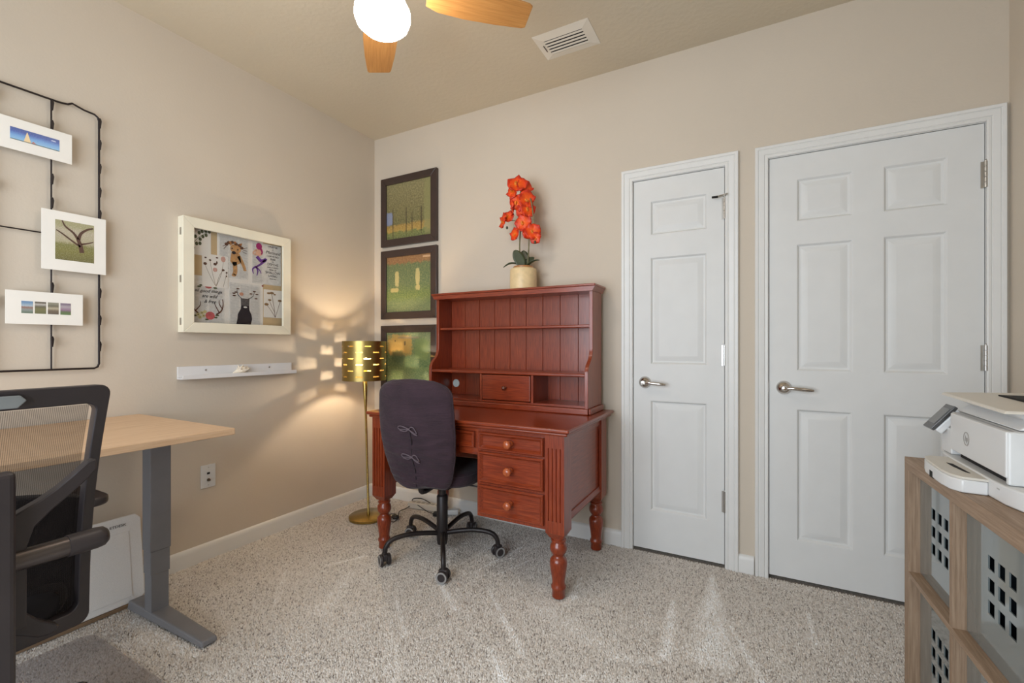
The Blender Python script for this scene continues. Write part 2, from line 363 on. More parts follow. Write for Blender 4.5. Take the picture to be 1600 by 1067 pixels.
# ------------------------------------------------------------------ writing desk
d = thing('writing_desk', 'red cherry writing desk with turned legs and three right hand drawers', 'desk', (1.26, -.38, 0))
LX0, LX1, LYF, LYB = .735, 1.790, -.655, -.110; PH = .045
b = B(); b.box(.662, 1.865, -.725, -.022, .750, .768); tp = b.build('desk_top', cherry_x, d, bevel=.006, seg=3)
B().box(.674, 1.853, -.713, -.03, .735, .7495).build('top_moulding', cherry_x, tp, bevel=.006, seg=3)
turn = [(.0, 0), (.026, .0), (.0295, .004), (.0295, .036), (.0335, .042), (.0335, .052), (.0285, .060), (.029, .075), (.033, .105), (.0385, .140), (.0395, .158), (.037, .172), (.029, .181), (.0245, .187), (.0245, .192), (.030, .198), (.0375, .212), (.0385, .224), (.036, .238), (.030, .247), (.029, .252), (.034, .255), (.034, .262), (.029, .266), (.029, .282), (.0, .282)]
for sx, lx in ((0, LX0), (1, LX1)):
    for sy, ly in ((0, LYF), (1, LYB)):
        b = B(); b.lathe(turn, (lx, ly, 0), 24)
        q = PH; c = .016
        b.hexa([(lx-q+c, ly-q+c, .272), (lx+q-c, ly-q+c, .272), (lx+q-c, ly+q-c, .272), (lx-q+c, ly+q-c, .272)], [(lx-q, ly-q, .298), (lx+q, ly-q, .298), (lx+q, ly+q, .298), (lx-q, ly+q, .298)])
        b.box(lx-q, lx+q, ly-q, ly+q, .298, .352); b.box(lx-q, lx+q, ly-q, ly+q, .676, .735)
        f = -q; pl = [(lx-q, ly+q), (lx-q, ly+f)]
        for k in range(4):
            cx = lx-.0285+k*.019; pl += [(cx-.0045, ly+f), (cx-.002, ly+f+.006), (cx+.002, ly+f+.006), (cx+.0045, ly+f)]
        pl += [(lx+q, ly+f), (lx+q, ly+q)]
        b.prism(pl, 'z', .352, .676); b.build('leg', cherry_z, d, 40)
PX0, PX1, PY = 1.374, 1.745, -.684
B().box(PX0, PX1, PY, -.075, .302, .735).build('pedestal', cherry_z, d, 0, bevel=.002)
def drawer(par, x0, x1, z0, z1, y, knob, rim=.021, name='drawer'):
    b = B(); nest(b, x0, x1, z0, z1, y, [(0, .015), (0, .002), (.004, -.003), (.009, -.003), (.012, .001), (rim, .0125), (rim+.002, .0125)])
    q = b.build(name, cherry_x, par, 30)
    for kx in knob:
        kz = (z0+z1)/2
        B().lathe([(.013, .004), (.013, -.002), (.009, -.006), (.008, -.014), (.013, -.019), (.0195, -.026), (.0205, -.033), (.017, -.040), (.009, -.044), (.001, -.045)], (kx, y+.004, kz), 24, 'y').build('knob', knob_m, q, 50)
for z0, z1 in ((.632, .717), (.474, .622), (.322, .460)): drawer(d, PX0+.014, PX1-.012, z0, z1, PY-.0145, [1.562])
drawer(d, .800, 1.362, .634, .714, PY-.0125, [1.0, 1.2])
b = B(); b.box(LX0+PH, PX0, PY+.002, -.64, .60, .735); b.build('apron_rail', cherry_x, d, 0)
b = B(); b.box(LX0+PH, PX0, -.10, -.085, .34, .735); b.build('back_panel', cherry_x, d, 0)
for lx, s in ((LX1, 1), (LX0, -1)):
    b = B(); b.box(lx+s*.018-.01, lx+s*.018+.01, LYF+PH, LYB-PH, .335, .735); sp = b.build('side_panel', cherry_y, d, 0)
    xx = lx+s*.032
    B().prism([(xx-.006, .335), (xx+.006, .335), (xx+.010, .343), (xx+.006, .352), (xx+.002, .366), (xx-.006, .368)], 'y', LYF+PH, LYB-PH).build('side_moulding', cherry_y, sp, 20)
    B().box(xx-.006, xx+.004, LYF+PH, LYB-PH, .70, .735).build('side_moulding', cherry_y, sp, 0)

# ------------------------------------------------------------------ hutch
h = thing('desk_hutch', 'red cherry bookshelf hutch standing on the back of the writing desk', 'hutch', (1.276, -.15, .768))
HX0, HX1 = .752, 1.802; z0 = .768
prof = [(-.052, z0), (-.282, z0), (-.282, .985), (-.279, 1.005), (-.268, 1.025), (-.247, 1.043), (-.228, 1.058), (-.214, 1.078), (-.207, 1.102), (-.205, 1.13), (-.205, 1.442), (-.052, 1.442)]
for x in (HX0, HX1-.02): B().prism(prof, 'x', x, x+.02).build('side_panel', cherry_z, h, 25, bevel=.002)
t_ = B().box(HX0-.022, HX1+.022, -.232, -.036, 1.453, 1.466).build('top', cherry_x, h, 0, bevel=.004)
B().prism([(HX0-.004, 1.428), (HX1+.004, 1.428), (HX1+.018, 1.4525), (HX0-.018, 1.4525)], 'y', -.226, -.04).build('crown_moulding', cherry_x, t_, 20)
nb = 9; bw = (HX1-HX0-.04)/nb
for k in range(nb):
    xa = HX0+.02+k*bw; c = .0022
    B().prism([(xa+.0004, -.062), (xa+.0004, -.0645), (xa+c, -.068), (xa+bw-c, -.068), (xa+bw-.0004, -.0645), (xa+bw-.0004, -.062)], 'z', z0+.03, 1.43).build('back_plank', cherry_z, h, 0)
B().box(HX0+.02, HX1-.02, -.0615, -.053, z0+.03, 1.43).build('back_sheet', dark_m, h, 0)
B().box(HX0+.02, HX1-.02, -.195, -.068, 1.232, 1.247).build('shelf', cherry_x, h, 0, bevel=.004, seg=3)
B().box(HX0+.02, HX1-.02, -.281, -.068, .966, .984).build('shelf', cherry_x, h, 0, bevel=.005, seg=3)
B().box(HX0+.02, HX1-.02, -.276, -.068, .801, .813).build('bottom_board', cherry_x, h, 0)
b = B(); b.box(HX0-.003, HX1+.003, -.296, -.2825, z0, .801); b.box(HX0-.014, HX0-.0005, -.2825, -.05, z0, .801); b.box(HX1+.0005, HX1+.014, -.2825, -.05, z0, .801)
b.build('base_moulding', cherry_x, h, 0, bevel=.006, seg=3)
for x in (1.128, 1.466): B().box(x, x+.014, -.274, -.068, .813, .966).build('divider', cherry_z, h, 0)
b = B().box(1.146, 1.462, -.278, -.10, .817, .962); dr = b.build('drawer', cherry_x, h, 0, bevel=.003)
B().lathe([(.008, 0), (.006, -.006), (.006, -.012), (.012, -.018), (.013, -.024), (.009, -.030), (.001, -.032)], (1.304, -.278, .889), 20, 'y').build('knob', mat('small_knob', (92, 40, 24), .25, coat=.5), dr, 50)
gm = B().lathe([(.0, 0), (.026, 0), (.026, -.004), (.021, -.005), (.019, -.003), (.0, -.003)], (.812, -.068, .882), 28, 'y').build('cable_grommet', mat('pale_grommet', (196, 204, 200), .4), h, 40, label='pale round cable grommet')

# ------------------------------------------------------------------ orchid
o = thing('potted_orchid', 'orange orchid in a cream ceramic pot on top of the hutch', 'plant', (1.345, -.13, 1.466))
pot_m = mat('cream_ceramic', (222, 196, 150), .4, bump=.35, bscale=55, var=.05, vscale=30)
rim_m = mat('tan_glaze', (176, 120, 70), .3); leaf_m = mat('orchid_leaf', (58, 66, 44), .35, var=.25, vscale=20); stem_m = mat('orchid_stem', (112, 106, 74), .6, var=.2, vscale=40)
c0 = (1.345, -.130, 1.466)
B().lathe([(.0, 0), (.076, 0), (.080, .004), (.081, .06), (.080, .115), (.076, .125), (.066, .130), (.0, .130)], c0, 36).build('pot', pot_m, o, 40)
B().lathe([(.060, .128), (.061, .137), (.057, .141), (.052, .139), (.050, .128)], c0, 36, cap=False).build('pot_rim', rim_m, o, 40)
B().lathe([(.0, .129), (.053, .129), (.03, .135), (.0, .137)], c0, 20).build('moss', mat('moss', (92, 84, 56), .9, bump=.6, bscale=150), o, 40)
def leaf(base, tip, w, up, side=None, name='leaf'):
    A = Vector(base); T = Vector(tip); side = Vector(side).normalized() if side else (T-A).cross(Vector((0, 0, 1))).normalized()
    def fn(u, v):
        p = A.lerp(T, v)+Vector((0, 0, up*math.sin(PI*v*.9))); ww = w*(math.sin(PI*(.12+.86*v)))**.7; k = (u-.5)*2
        return p+side*ww*k+Vector((0, 0, .35*ww*k*k))
    B().sheet(fn, 6, 12).build(name, leaf_m, o, 60, solid=.0025)
cz = 1.60
leaf((1.345, -.135, cz), (1.228, -.165, 1.597), .018, .028); leaf((1.36, -.13, cz), (1.455, -.135, 1.632), .017, .012)
leaf((1.350, -.15, cz-.004), (1.305, -.165, 1.702), .034, .0, (.9, .45, .35)); leaf((1.36, -.12, cz), (1.328, -.105, 1.708), .030, .0, (.9, .4, .35)); leaf((1.365, -.13, cz), (1.40, -.10, 1.66), .020, .01, (.7, .6, -.2))
sa = spline([(1.335, -.13, 1.59), (1.322, -.132, 1.70), (1.326, -.135, 1.80), (1.336, -.14, 1.92), (1.34, -.155, 2.03), (1.355, -.175, 2.075), (1.345, -.2, 2.06)], 8)
sb = spline([(1.37, -.125, 1.59), (1.382, -.13, 1.72), (1.385, -.132, 1.84), (1.378, -.14, 1.96), (1.39, -.165, 2.02), (1.42, -.18, 1.98), (1.44, -.19, 1.88), (1.445, -.19, 1.79)], 8)
B().tube(sa, .0042, 8).build('stem', stem_m, o, 60); B().tube(sb, .0040, 8).build('stem', stem_m, o, 60)
B().tube(spline([(1.334, -.138, 1.87), (1.29, -.155, 1.885), (1.25, -.165, 1.88)], 6), .0022, 6).build('stem', stem_m, o, 60)
def petal_mat():
    m, nt, b = _new('orange_petal'); t = nt.nodes.new('ShaderNodeTexCoord')
    a = nt.nodes.new('ShaderNodeAttribute'); a.attribute_name = 'depth'
    n = _noise(nt, t.outputs['Object'], 60, 4)
    ad = nt.nodes.new('ShaderNodeMath'); ad.operation = 'MULTIPLY_ADD'; ad.inputs[1].default_value = .5; nt.links.new(n, ad.inputs[0]); nt.links.new(a.outputs['Fac'], ad.inputs[2])
    nt.links.new(_ramp(nt, ad.outputs[0], [(.2, (246, 144, 40)), (.45, (238, 94, 14)), (.9, (224, 62, 6)), (1, (196, 42, 6))]), b.inputs['Base Color'])
    b.inputs['Roughness'].default_value = .5; b.inputs['Subsurface Weight'].default_value = 0; return m
pet_m = petal_mat(); lip_m = mat('orchid_lip', (226, 120, 34), .5, var=.2, vscale=80)
def flower(c, face, r, roll, cup=.25):
    N = Vector(face).normalized(); U = N.cross(Vector((0, 0, 1))).normalized(); W_ = U.cross(N)
    b = B(); cs = Vector(c); dep = []
    for k in range(5):
        a = roll+2*PI*k/5; dirv = U*math.cos(a)+W_*math.sin(a); sd = N.cross(dirv); wide = .74 if k in (1, 4) else .5
        def fn(u, v, dirv=dirv, sd=sd, wide=wide, k=k):
            q = (u-.5)*2; ww = r*wide*(math.sin(PI*(.08+.9*v)))**.75
            return cs+dirv*(r*v)+sd*ww*q+N*(r*(.10+cup*v*v-.18*q*q*v+.05*math.sin(9*v+k*2)*q))
        n0 = len(b.bm.verts); b.sheet(fn, 6, 7); dep += [j/7 for j in range(8) for i in range(7)]
    f = b.build('flower', pet_m, o, 60, solid=.0012, recalc=False)
    at = f.data.attributes.new('depth', 'FLOAT', 'POINT'); at.data.foreach_set('value', dep)
    lb = B(); p = cs+N*r*.22
    for k in range(3):
        a = roll+PI/2+PI+(k-1)*.7; dv = U*math.cos(a)+W_*math.sin(a); q = p+dv*r*.18; lb.ell((q.x, q.y, q.z), (r*.13, r*.13, r*.13), 8, 6)
    lb.build('lip', lip_m, f, 60)
for c, f, r, ro in (((1.342, -.20, 2.075), (.35, -.8, .45), .056, 1.7), ((1.375, -.175, 2.06), (.6, -.6, .5), .048, .9), ((1.315, -.195, 2.045), (-.3, -.8, .1), .046, 2.3), ((1.395, -.19, 1.985), (.7, -.6, -.1), .05, .3),
                    ((1.335, -.185, 1.975), (.0, -.9, -.35), .046, 2.0), ((1.30, -.165, 1.96), (-.8, -.5, .0), .044, 1.0), ((1.40, -.185, 1.925), (.75, -.6, .1), .045, 1.5), ((1.235, -.17, 1.885), (-.6, -.7, .1), .043, .6), ((1.262, -.165, 1.905), (.1, -.9, .3), .036, 1.9),
                    ((1.365, -.165, 1.93), (.3, -.9, -.2), .042, .7), ((1.305, -.155, 1.80), (-.3, -.9, .1), .036, .2), ((1.372, -.175, 1.855), (.1, -.95, .0), .048, 1.2), ((1.395, -.16, 1.80), (.5, -.7, -.3), .036, .4), ((1.44, -.195, 1.79), (.5, -.8, .1), .045, 1.1), ((1.455, -.19, 1.755), (.2, -.9, -.3), .032, .3)):
    flower(c, f, r*1.12, ro)
for c in ((1.25, -.16, 1.845), (1.432, -.19, 1.735), (1.452, -.19, 1.73)): B().ell(c, (.007, .007, .010), 10, 8).build('bud', leaf_m, o, 60)

# ------------------------------------------------------------------ three framed paintings (generic landscapes)
def painting_mat(name, bands, dabs, spots=()):
    """vertical colour bands with broken brush dabs and soft-edged spots (flat print)"""
    m, nt, b = _new(name); t = nt.nodes.new('ShaderNodeTexCoord'); sp = nt.nodes.new('ShaderNodeSeparateXYZ'); nt.links.new(t.outputs['Generated'], sp.inputs[0])
    n1 = _noise(nt, t.outputs['Generated'], 9, 5, .7); n2 = _noise(nt, t.outputs['Generated'], 34, 5, .75)
    ma = nt.nodes.new('ShaderNodeMath'); ma.operation = 'MULTIPLY_ADD'; ma.inputs[1].default_value = .22; nt.links.new(n1, ma.inputs[0]); nt.links.new(sp.outputs['Z'], ma.inputs[2])
    col = _ramp(nt, ma.outputs[0], [(p+.11, c) for p, c in bands])
    dr_ = _ramp(nt, n2, [(.34, dabs[0]), (.5, dabs[1]), (.68, dabs[2])])
    mx = nt.nodes.new('ShaderNodeMix'); mx.data_type = 'RGBA'; mx.inputs['Factor'].default_value = dabs[3]; nt.links.new(col, mx.inputs['A']); nt.links.new(dr_, mx.inputs['B'])
    cur = mx.outputs['Result']
    for cx, cz, rx, rz, c in spots:
        acc = None
        for ch, cc, rr in (('X', cx, rx), ('Z', cz, rz)):
            q = nt.nodes.new('ShaderNodeMath'); q.operation = 'SUBTRACT'; nt.links.new(sp.outputs[ch], q.inputs[0]); q.inputs[1].default_value = cc
            q2 = nt.nodes.new('ShaderNodeMath'); q2.operation = 'DIVIDE'; nt.links.new(q.outputs[0], q2.inputs[0]); q2.inputs[1].default_value = rr
            q3 = nt.nodes.new('ShaderNodeMath'); q3.operation = 'POWER'; nt.links.new(q2.outputs[0], q3.inputs[0]); q3.inputs[1].default_value = 4
            if acc is None: acc = q3.outputs[0]
            else:
                s_ = nt.nodes.new('ShaderNodeMath'); s_.operation = 'ADD'; nt.links.new(acc, s_.inputs[0]); nt.links.new(q3.outputs[0], s_.inputs[1]); acc = s_.outputs[0]
        n3 = _noise(nt, t.outputs['Generated'], 14, 4, .7); s2 = nt.nodes.new('ShaderNodeMath'); s2.operation = 'MULTIPLY_ADD'; s2.inputs[1].default_value = 3.0; nt.links.new(n3, s2.inputs[0]); nt.links.new(acc, s2.inputs[2])
        mr = nt.nodes.new('ShaderNodeMapRange'); mr.inputs['From Min'].default_value = 2.6; mr.inputs['From Max'].default_value = 1.9; mr.inputs['To Max'].default_value = .72; nt.links.new(s2.outputs[0], mr.inputs['Value'])
        mx = nt.nodes.new('ShaderNodeMix'); mx.data_type = 'RGBA'; nt.links.new(mr.outputs[0], mx.inputs['Factor']); nt.links.new(cur, mx.inputs['A']); mx.inputs['B'].default_value = lin(c); cur = mx.outputs['Result']
    nt.links.new(cur, b.inputs['Base Color']); b.inputs['Roughness'].default_value = .35; return m
frame_m = mat('dark_brown_frame', (58, 44, 40), .35, var=.08, coat=.2)
G1, G2, G3 = (66, 70, 44), (124, 118, 78), (178, 166, 122)
arts = [('park trees over an ochre and green strip', 1.868, 2.378, painting_mat('painting_park', [(0, (96, 120, 62)), (.12, (110, 130, 66)), (.15, (216, 168, 72)), (.24, (200, 150, 64)), (.28, (92, 92, 58)), (.6, (128, 118, 84)), (.95, (150, 140, 104))], (G1, G2, G3, .6), [(.06, .38, .09, .12, (138, 150, 186)), (.45, .3, .012, .25, (64, 50, 40)), (.15, .28, .012, .3, (70, 56, 44)), (.78, .3, .016, .25, (66, 54, 42)), (.58, .26, .012, .2, (64, 50, 40)), (.93, .5, .1, .55, (140, 138, 92))])),
        ('green garden with cream shapes under a red strip', 1.328, 1.838, painting_mat('painting_garden', [(0, (128, 140, 104)), (.18, (120, 134, 96)), (.27, (104, 122, 60)), (.35, (98, 116, 62)), (.5, (88, 104, 80)), (.84, (92, 104, 78)), (.88, (166, 78, 60)), (1, (170, 84, 64))], ((74, 92, 60), (110, 124, 80), (176, 168, 110), .52), [(.24, .60, .05, .14, (206, 188, 128)), (.70, .62, .05, .15, (206, 188, 128)), (.18, .4, .1, .04, (198, 178, 118)), (.70, .42, .05, .05, (202, 182, 122)), (.9, .95, .09, .02, (214, 178, 140))]),),
        ('ochre house shape and green shrubs over pale water', .775, 1.280, painting_mat('painting_lake', [(0, (110, 138, 92)), (.2, (136, 150, 98)), (.3, (112, 132, 84)), (.36, (126, 142, 84)), (.4, (86, 112, 70)), (.7, (112, 126, 84)), (1, (136, 142, 108))], ((70, 98, 66), (112, 134, 88), (188, 184, 128), .52), [(.3, .76, .30, .20, (222, 172, 88)), (.26, .56, .14, .12, (66, 92, 62)), (.78, .7, .16, .2, (124, 142, 84)), (.5, .9, .25, .02, (150, 134, 110)), (.42, .80, .02, .04, (70, 70, 60)), (.2, .84, .015, .02, (80, 60, 44))]))]
for k, (nm, z0, z1, pm) in enumerate(arts):
    x0, x1 = .090, .612
    t = thing('framed_painting', 'dark framed painting of '+nm, 'painting', ((x0+x1)/2, -.015, z0), group='dark framed paintings hung in a column')
    w_ = .052
    for pl in ([(x0, z1), (x1, z1), (x1-w_, z1-w_), (x0+w_, z1-w_)], [(x0, z0), (x0+w_, z0+w_), (x1-w_, z0+w_), (x1, z0)], [(x0, z0), (x0, z1), (x0+w_, z1-w_), (x0+w_, z0+w_)], [(x1, z0), (x1-w_, z0+w_), (x1-w_, z1-w_), (x1, z1)]):
        B().prism(pl, 'y', -.028, -.001).build('frame_rail', frame_m, t, 0, bevel=.0025)
    B().box(x0+w_-.004, x1-w_+.004, -.016, -.010, z0+w_-.004, z1-w_+.004).build('canvas', pm, t, 0)

# ------------------------------------------------------------------ floor lamp
lp = thing('floor_lamp', 'slim brass floor lamp with a slotted drum shade in the corner', 'lamp', (.325, -.375, 0))
BX, BY = .325, -.375; TXo, TYo = -.024, -.013   # slight lean of the pole
B().lathe([(0, 0), (.122, 0), (.125, .003), (.125, .016), (.120, .020), (.02, .022), (0, .022)], (BX, BY, 0), 56).build('base', brass, lp, 40)
def at(z): return (BX+TXo*z, BY+TYo*z, z)
B().tube([at(.02), at(.05), at(.055), at(.70), at(.72), at(.93), at(.96)], [.011, .010, .0075, .0075, .0085, .0175, .012], 20).build('pole', brass, lp, 40)
sh = B(); ns = 120; R_ = .139; zs0, zs1 = .905, 1.162; cx, cy, _ = at(1.03)
rows = 6; zb = [zs0]; slots = {}
for k in range(rows):
    zc_ = zs1-.034-k*(zs1-zs0-.062)/(rows-1)
    slots[k] = zc_
zlist = [zs0]
for k in reversed(range(rows)): zlist += [slots[k]-.0036, slots[k]+.0036]
zlist += [zs1]
for RR, flip in ((R_, 0), (R_-.0012, 1)):
    V = [[sh.bm.verts.new((cx+RR*math.cos(2*PI*i/ns), cy+RR*math.sin(2*PI*i/ns), z)) for i in range(ns)] for z in zlist]
    for j in range(len(zlist)-1):
        k = rows-1-(j-1)//2 if j % 2 == 1 else None
        for i in range(ns):
            if k is not None and (i+(7 if k % 2 else 0)) % 15 < 6: continue
            q = (V[j][i], V[j][(i+1) % ns], V[j+1][(i+1) % ns], V[j+1][i]); sh.bm.faces.new(q[::-1] if flip else q)
so = sh.build('shade', brass_sh, lp, 60, recalc=False)
B().tube([at(.95), at(.985)], .016, 16).build('socket', brass, lp, 40)
b = B()
for k in range(3):
    a = 2*PI*k/3+.4; b.tube([(cx, cy, .958), (cx+(R_-.001)*math.cos(a), cy+(R_-.001)*math.sin(a), .958)], .0022, 6)
b.build('shade_spider', brass, lp, 40)
bulb_m = mat('bulb_glow', (255, 238, 210), .4, emit=(255, 231, 198), estr=LAMP_E)
bx, by, _ = at(1.03)
B().lathe([(.006, 0), (.006, .020), (.0085, .029), (.0095, .037), (.0075, .044), (.001, .047)], (bx, by, .985), 20).build('bulb', bulb_m, lp, 60, label='glowing warm bulb')
cord_m = mat('black_cord', (34, 30, 30), .5)
B().tube(spline([(BX+.10, BY+.075, .012), (.46, -.27, .010), (.50, -.31, .010), (.512, -.345, .012)], 8), .0028, 6).build('cord', cord_m, lp, 60)

# ------------------------------------------------------------------ power strip, foot switch, cables
ps = thing('power_strip', 'grey white power strip on the carpet behind the desk chair', 'power strip', (.56, -.08, 0), rz=math.radians(8), world=False)
B().prism(rrect(-.13, .13, -.026, .026, .01), 'z', .0, .04).build('housing', cream_pl, ps, 30, bevel=.005)
for k in range(6):
    q = B(); q.box(-.105+k*.038, -.081+k*.038, -.012, .012, .0402, .0412); q.build('outlet', mat('outlet_%d' % k, (176, 170, 158), .5) if k == 0 else MATS['outlet_0'], ps, 0)
sw = thing('lamp_foot_switch', 'black foot switch on the cord behind the front left desk leg', 'switch', (.50, -.31, 0), world=True)
B().ell((.500, -.315, .014), (.030, .020, .014), 16, 8).build('body', cord_m, sw, 60)
B().tube(spline([(.515, -.30, .02), (.46, -.23, .015), (.455, -.16, .012), (.452, -.10, .02), (.445, -.075, .05), (.50, -.06, .058), (.56, -.07, .055), (.60, -.075, .045)], 8), .003, 6).build('cord', cord_m, sw, 60)
B().tube(spline([(.485, -.33, .012), (.50, -.37, .008), (.54, -.37, .008), (.535, -.335, .010)], 8), .003, 6).build('cord_loop', cord_m, sw, 60)
ad = thing('white_adapter', 'white power adapter with a thin cable by the baseboard', 'adapter', (.77, -.07, 0), rz=.5, world=False)
B().box(-.05, .05, -.022, .022, 0, .032).build('brick', white_pl, ad, 0, bevel=.005)
B().tube(spline([(.05, 0, .016), (.10, -.02, .006), (.16, -.05, .006), (.25, -.03, .006), (.33, -.10, .006)], 6), .002, 6).build('cable', white_pl, ad, 60)
bk = thing('black_plug', 'black plug adapter lying beside the white adapter', 'plug', (.72, -.14, 0), rz=.3, world=False)
B().box(-.035, .035, -.018, .018, 0, .026).build('plug_body', cord_m, bk, 0, bevel=.004)
B().tube(spline([(-.035, 0, .014), (-.08, .03, .008), (-.14, .045, .03), (-.17, .05, .045)], 6), .0025, 6).build('cord', cord_m, bk, 60)

# ------------------------------------------------------------------ plum office chair
pc = thing('swivel_chair', 'plum fabric swivel chair with tied slipcover and black five star base', 'chair', (1.062, -.553, 0), rz=math.radians(7), world=False)
# local: sitter faces +y
def hw(v):
    w_ = np.interp(v, [0, .12, .3, .5, .7, .85, 1], [.150, .178, .203, .214, .213, .208, .203])
    if v > .84: w_ *= max(0, 1-((v-.84)/.16)**2.5)**(1/2.5)
    if v < .04: w_ *= .86+.14*(v/.04)
    return w_
rs = []; nl = 56; nr = 48
for j in range(nl+1):
    v = j/nl; v_ = v if v < .9 else .9+.1*math.sin((v-.9)/.1*PI/2)
    w_ = max(hw(min(v_, .9999)), .004); z = .418+.552*v_
    th = .034*min(1, (1-v_)/.06+.25)*min(1, v_/.03+.6); ring = []
    yc = -.205-.085*v_-.022*math.sin(PI*v_)
    for i in range(nr):
        a = 2*PI*i/nr; cu, su = math.cos(a), math.sin(a)
        x = w_*math.copysign(abs(cu)**.55, cu); y = th*math.copysign(abs(su)**.7, su)
        fold = 0
        if su < 0:
            e_ = (1-abs(x/w_)**4) if w_ > .01 else 0
            low = math.exp(-((v_-.12)/.13)**2); mid = math.exp(-((v_-.42)/.12)**2)
            fold = -e_*(.016*low*(1-abs(math.sin(44*v_+5*x+1.6*math.sin(9*x)))**.6)+.014*mid*(1-abs(math.sin(36*v_-8*x+1.4*math.sin(11*x+1)))**.6)+.007*math.exp(-((v_-.86)/.04)**2)+.0025*math.sin(23*v_+8*x))
        ring.append((x, yc+y+.55*x*x+fold, z+(.010*math.sin(x*26) if v_ < .02 else 0)))
    rs.append(ring)
bk_ = B().rings(rs).build('backrest', purple, pc, 60)
def backy(x, z):
    v = (z-.418)/.552; return -.205-.085*v-.022*math.sin(PI*v)-.034+.55*x*x-.006
def bow(z0, s):
    b = B()
    L = [(0, 0), (-.016, .008), (-.040, .014), (-.060, .012), (-.066, .004), (-.055, -.004), (-.030, -.002), (0, 0)]
    Rr = [(0, 0), (.012, .012), (.026, .010), (.034, -.002), (.040, -.016), (.034, -.020), (.020, -.012), (0, 0)]
    for q, T in ((L, None), (Rr, None), ([(0, 0), (.018, -.012), (.034, -.022), (.046, -.026)], 1), ([(0, 0), (-.02, -.010), (-.05, -.006)], 1)):
        pts = spline([(p[0]*s, backy(p[0]*s, z0)-.003-.004*math.sin(k), z0+p[1]*s) for k, p in enumerate(q)], 5); b.tube(pts, .0026, 6)
    b.ell((0, backy(0, z0)-.003, z0), (.006, .006, .006), 8, 6)
    b.build('tie_bow', tie_m, bk_, 60)
bow(.728, 1.0); bow(.588, .95)
B().tube([(.004*math.sin(z*40), backy(0, z)+.0025, z) for z in np.linspace(.43, .72, 30)], .0028, 6).build('seam', mat('seam_dark', (46, 36, 42), .9), bk_, 60)
edge = [rs[j][0] for j in range(0, nl-1)]; edge2 = [rs[j][nr//2] for j in range(0, nl-1)]
B().tube([(p[0], p[1]-.004, p[2]) for p in edge]+[(p[0], p[1]-.004, p[2]) for p in edge2[::-1]], .0032, 6).build('piping', purple, bk_, 60)
ss = []
for j, (sc, z) in enumerate(((.80, .405), (.97, .41), (1.0, .425), (1.0, .445), (.985, .462), (.93, .474), (.80, .480), (.4, .483))):
    ss.append([(sc*.225*math.copysign(abs(math.cos(a))**.6, math.cos(a)), .035+sc*.225*math.copysign(abs(math.sin(a))**.6, math.sin(a)), z-.008*math.sin(a)) for a in [2*PI*i/40 for i in range(40)]])
st_ = B().rings(ss).build('seat', purple, pc, 60)
B().tube([p for p in ss[4]], .003, 6, True).build('piping', purple, st_, 60)
B().prism(rrect(-.10, .10, -.12, .12, .03), 'z', .385, .405).build('seat_plate', black_metal, pc, 30)
b = B(); b.tube(spline([(0, -.10, .39), (0, -.19, .39), (0, -.215, .42), (0, -.225, .52)], 6), .014, 8); b.build('back_bracket', black_metal, pc, 60)
B().lathe([(.0, .05), (.026, .05), (.030, .07), (.032, .12), (.030, .15), (.030, .31), (.027, .315), (.021, .32), (.021, .386), (.0, .386)], (0, 0, 0), 24).build('column', black_metal, pc, 40)
B().tube([(.03, -.03, .40), (.14, -.02, .395), (.26, .02, .375)], .0045, 8).build('height_lever', black_pl, pc, 60)
ring_m = mat('caster_ring', (150, 148, 146), .5)
def caster(par, x, y, a, r=.027):
    b = B(); b.cyl((x, y, r*1.2), (x, y, .085), .0095, n=10)
    ca, sa_ = math.cos(a), math.sin(a)
    hood = [(x+ca*t-sa_*s_, y+sa_*t+ca*s_) for t, s_ in ((-.022, -.011), (.022, -.011), (.022, .011), (-.022, .011))]
    b.prism(hood, 'z', r*.9, r*2.05)
    c = b.build('caster', black_pl, par, 30, bevel=.004)
    for s_ in (-1, 1):
        wb = B(); M_ = Matrix.Translation((x, y, r)) @ Matrix.Rotation(a, 4, 'Z')
        wb.lathe([(0, s_*.012), (r*.9, s_*.012), (r, s_*.015), (r, s_*.024), (r*.92, s_*.027), (0, s_*.027)], (0, 0, 0), 24, 'y'); wb.xf(M_); wb.build('wheel', black_pl, c, 40)
        wb = B(); wb.lathe([(r*.66, s_*.0272), (r*.66, s_*.0285), (r*.93, s_*.0285), (r*.93, s_*.0272)], (0, 0, 0), 24, 'y', cap=False); wb.xf(M_); wb.build('wheel_ring', ring_m, c, 40)
for k in range(5):
    a = math.radians(20-7+72*k); ca, sa_ = math.cos(a), math.sin(a)
    P_ = [(.028, .112), (.09, .124), (.17, .134), (.24, .131), (.285, .117), (.305, .090), (.310, .065)]
    B().tube(spline([(r_*ca, r_*sa_, z) for r_, z in P_], 6), .0125, 12).build('base_leg', black_metal, pc, 60)
    caster(pc, .310*ca, .310*sa_, math.radians([60, 110, 20, 150, 15][k]-7), .029)

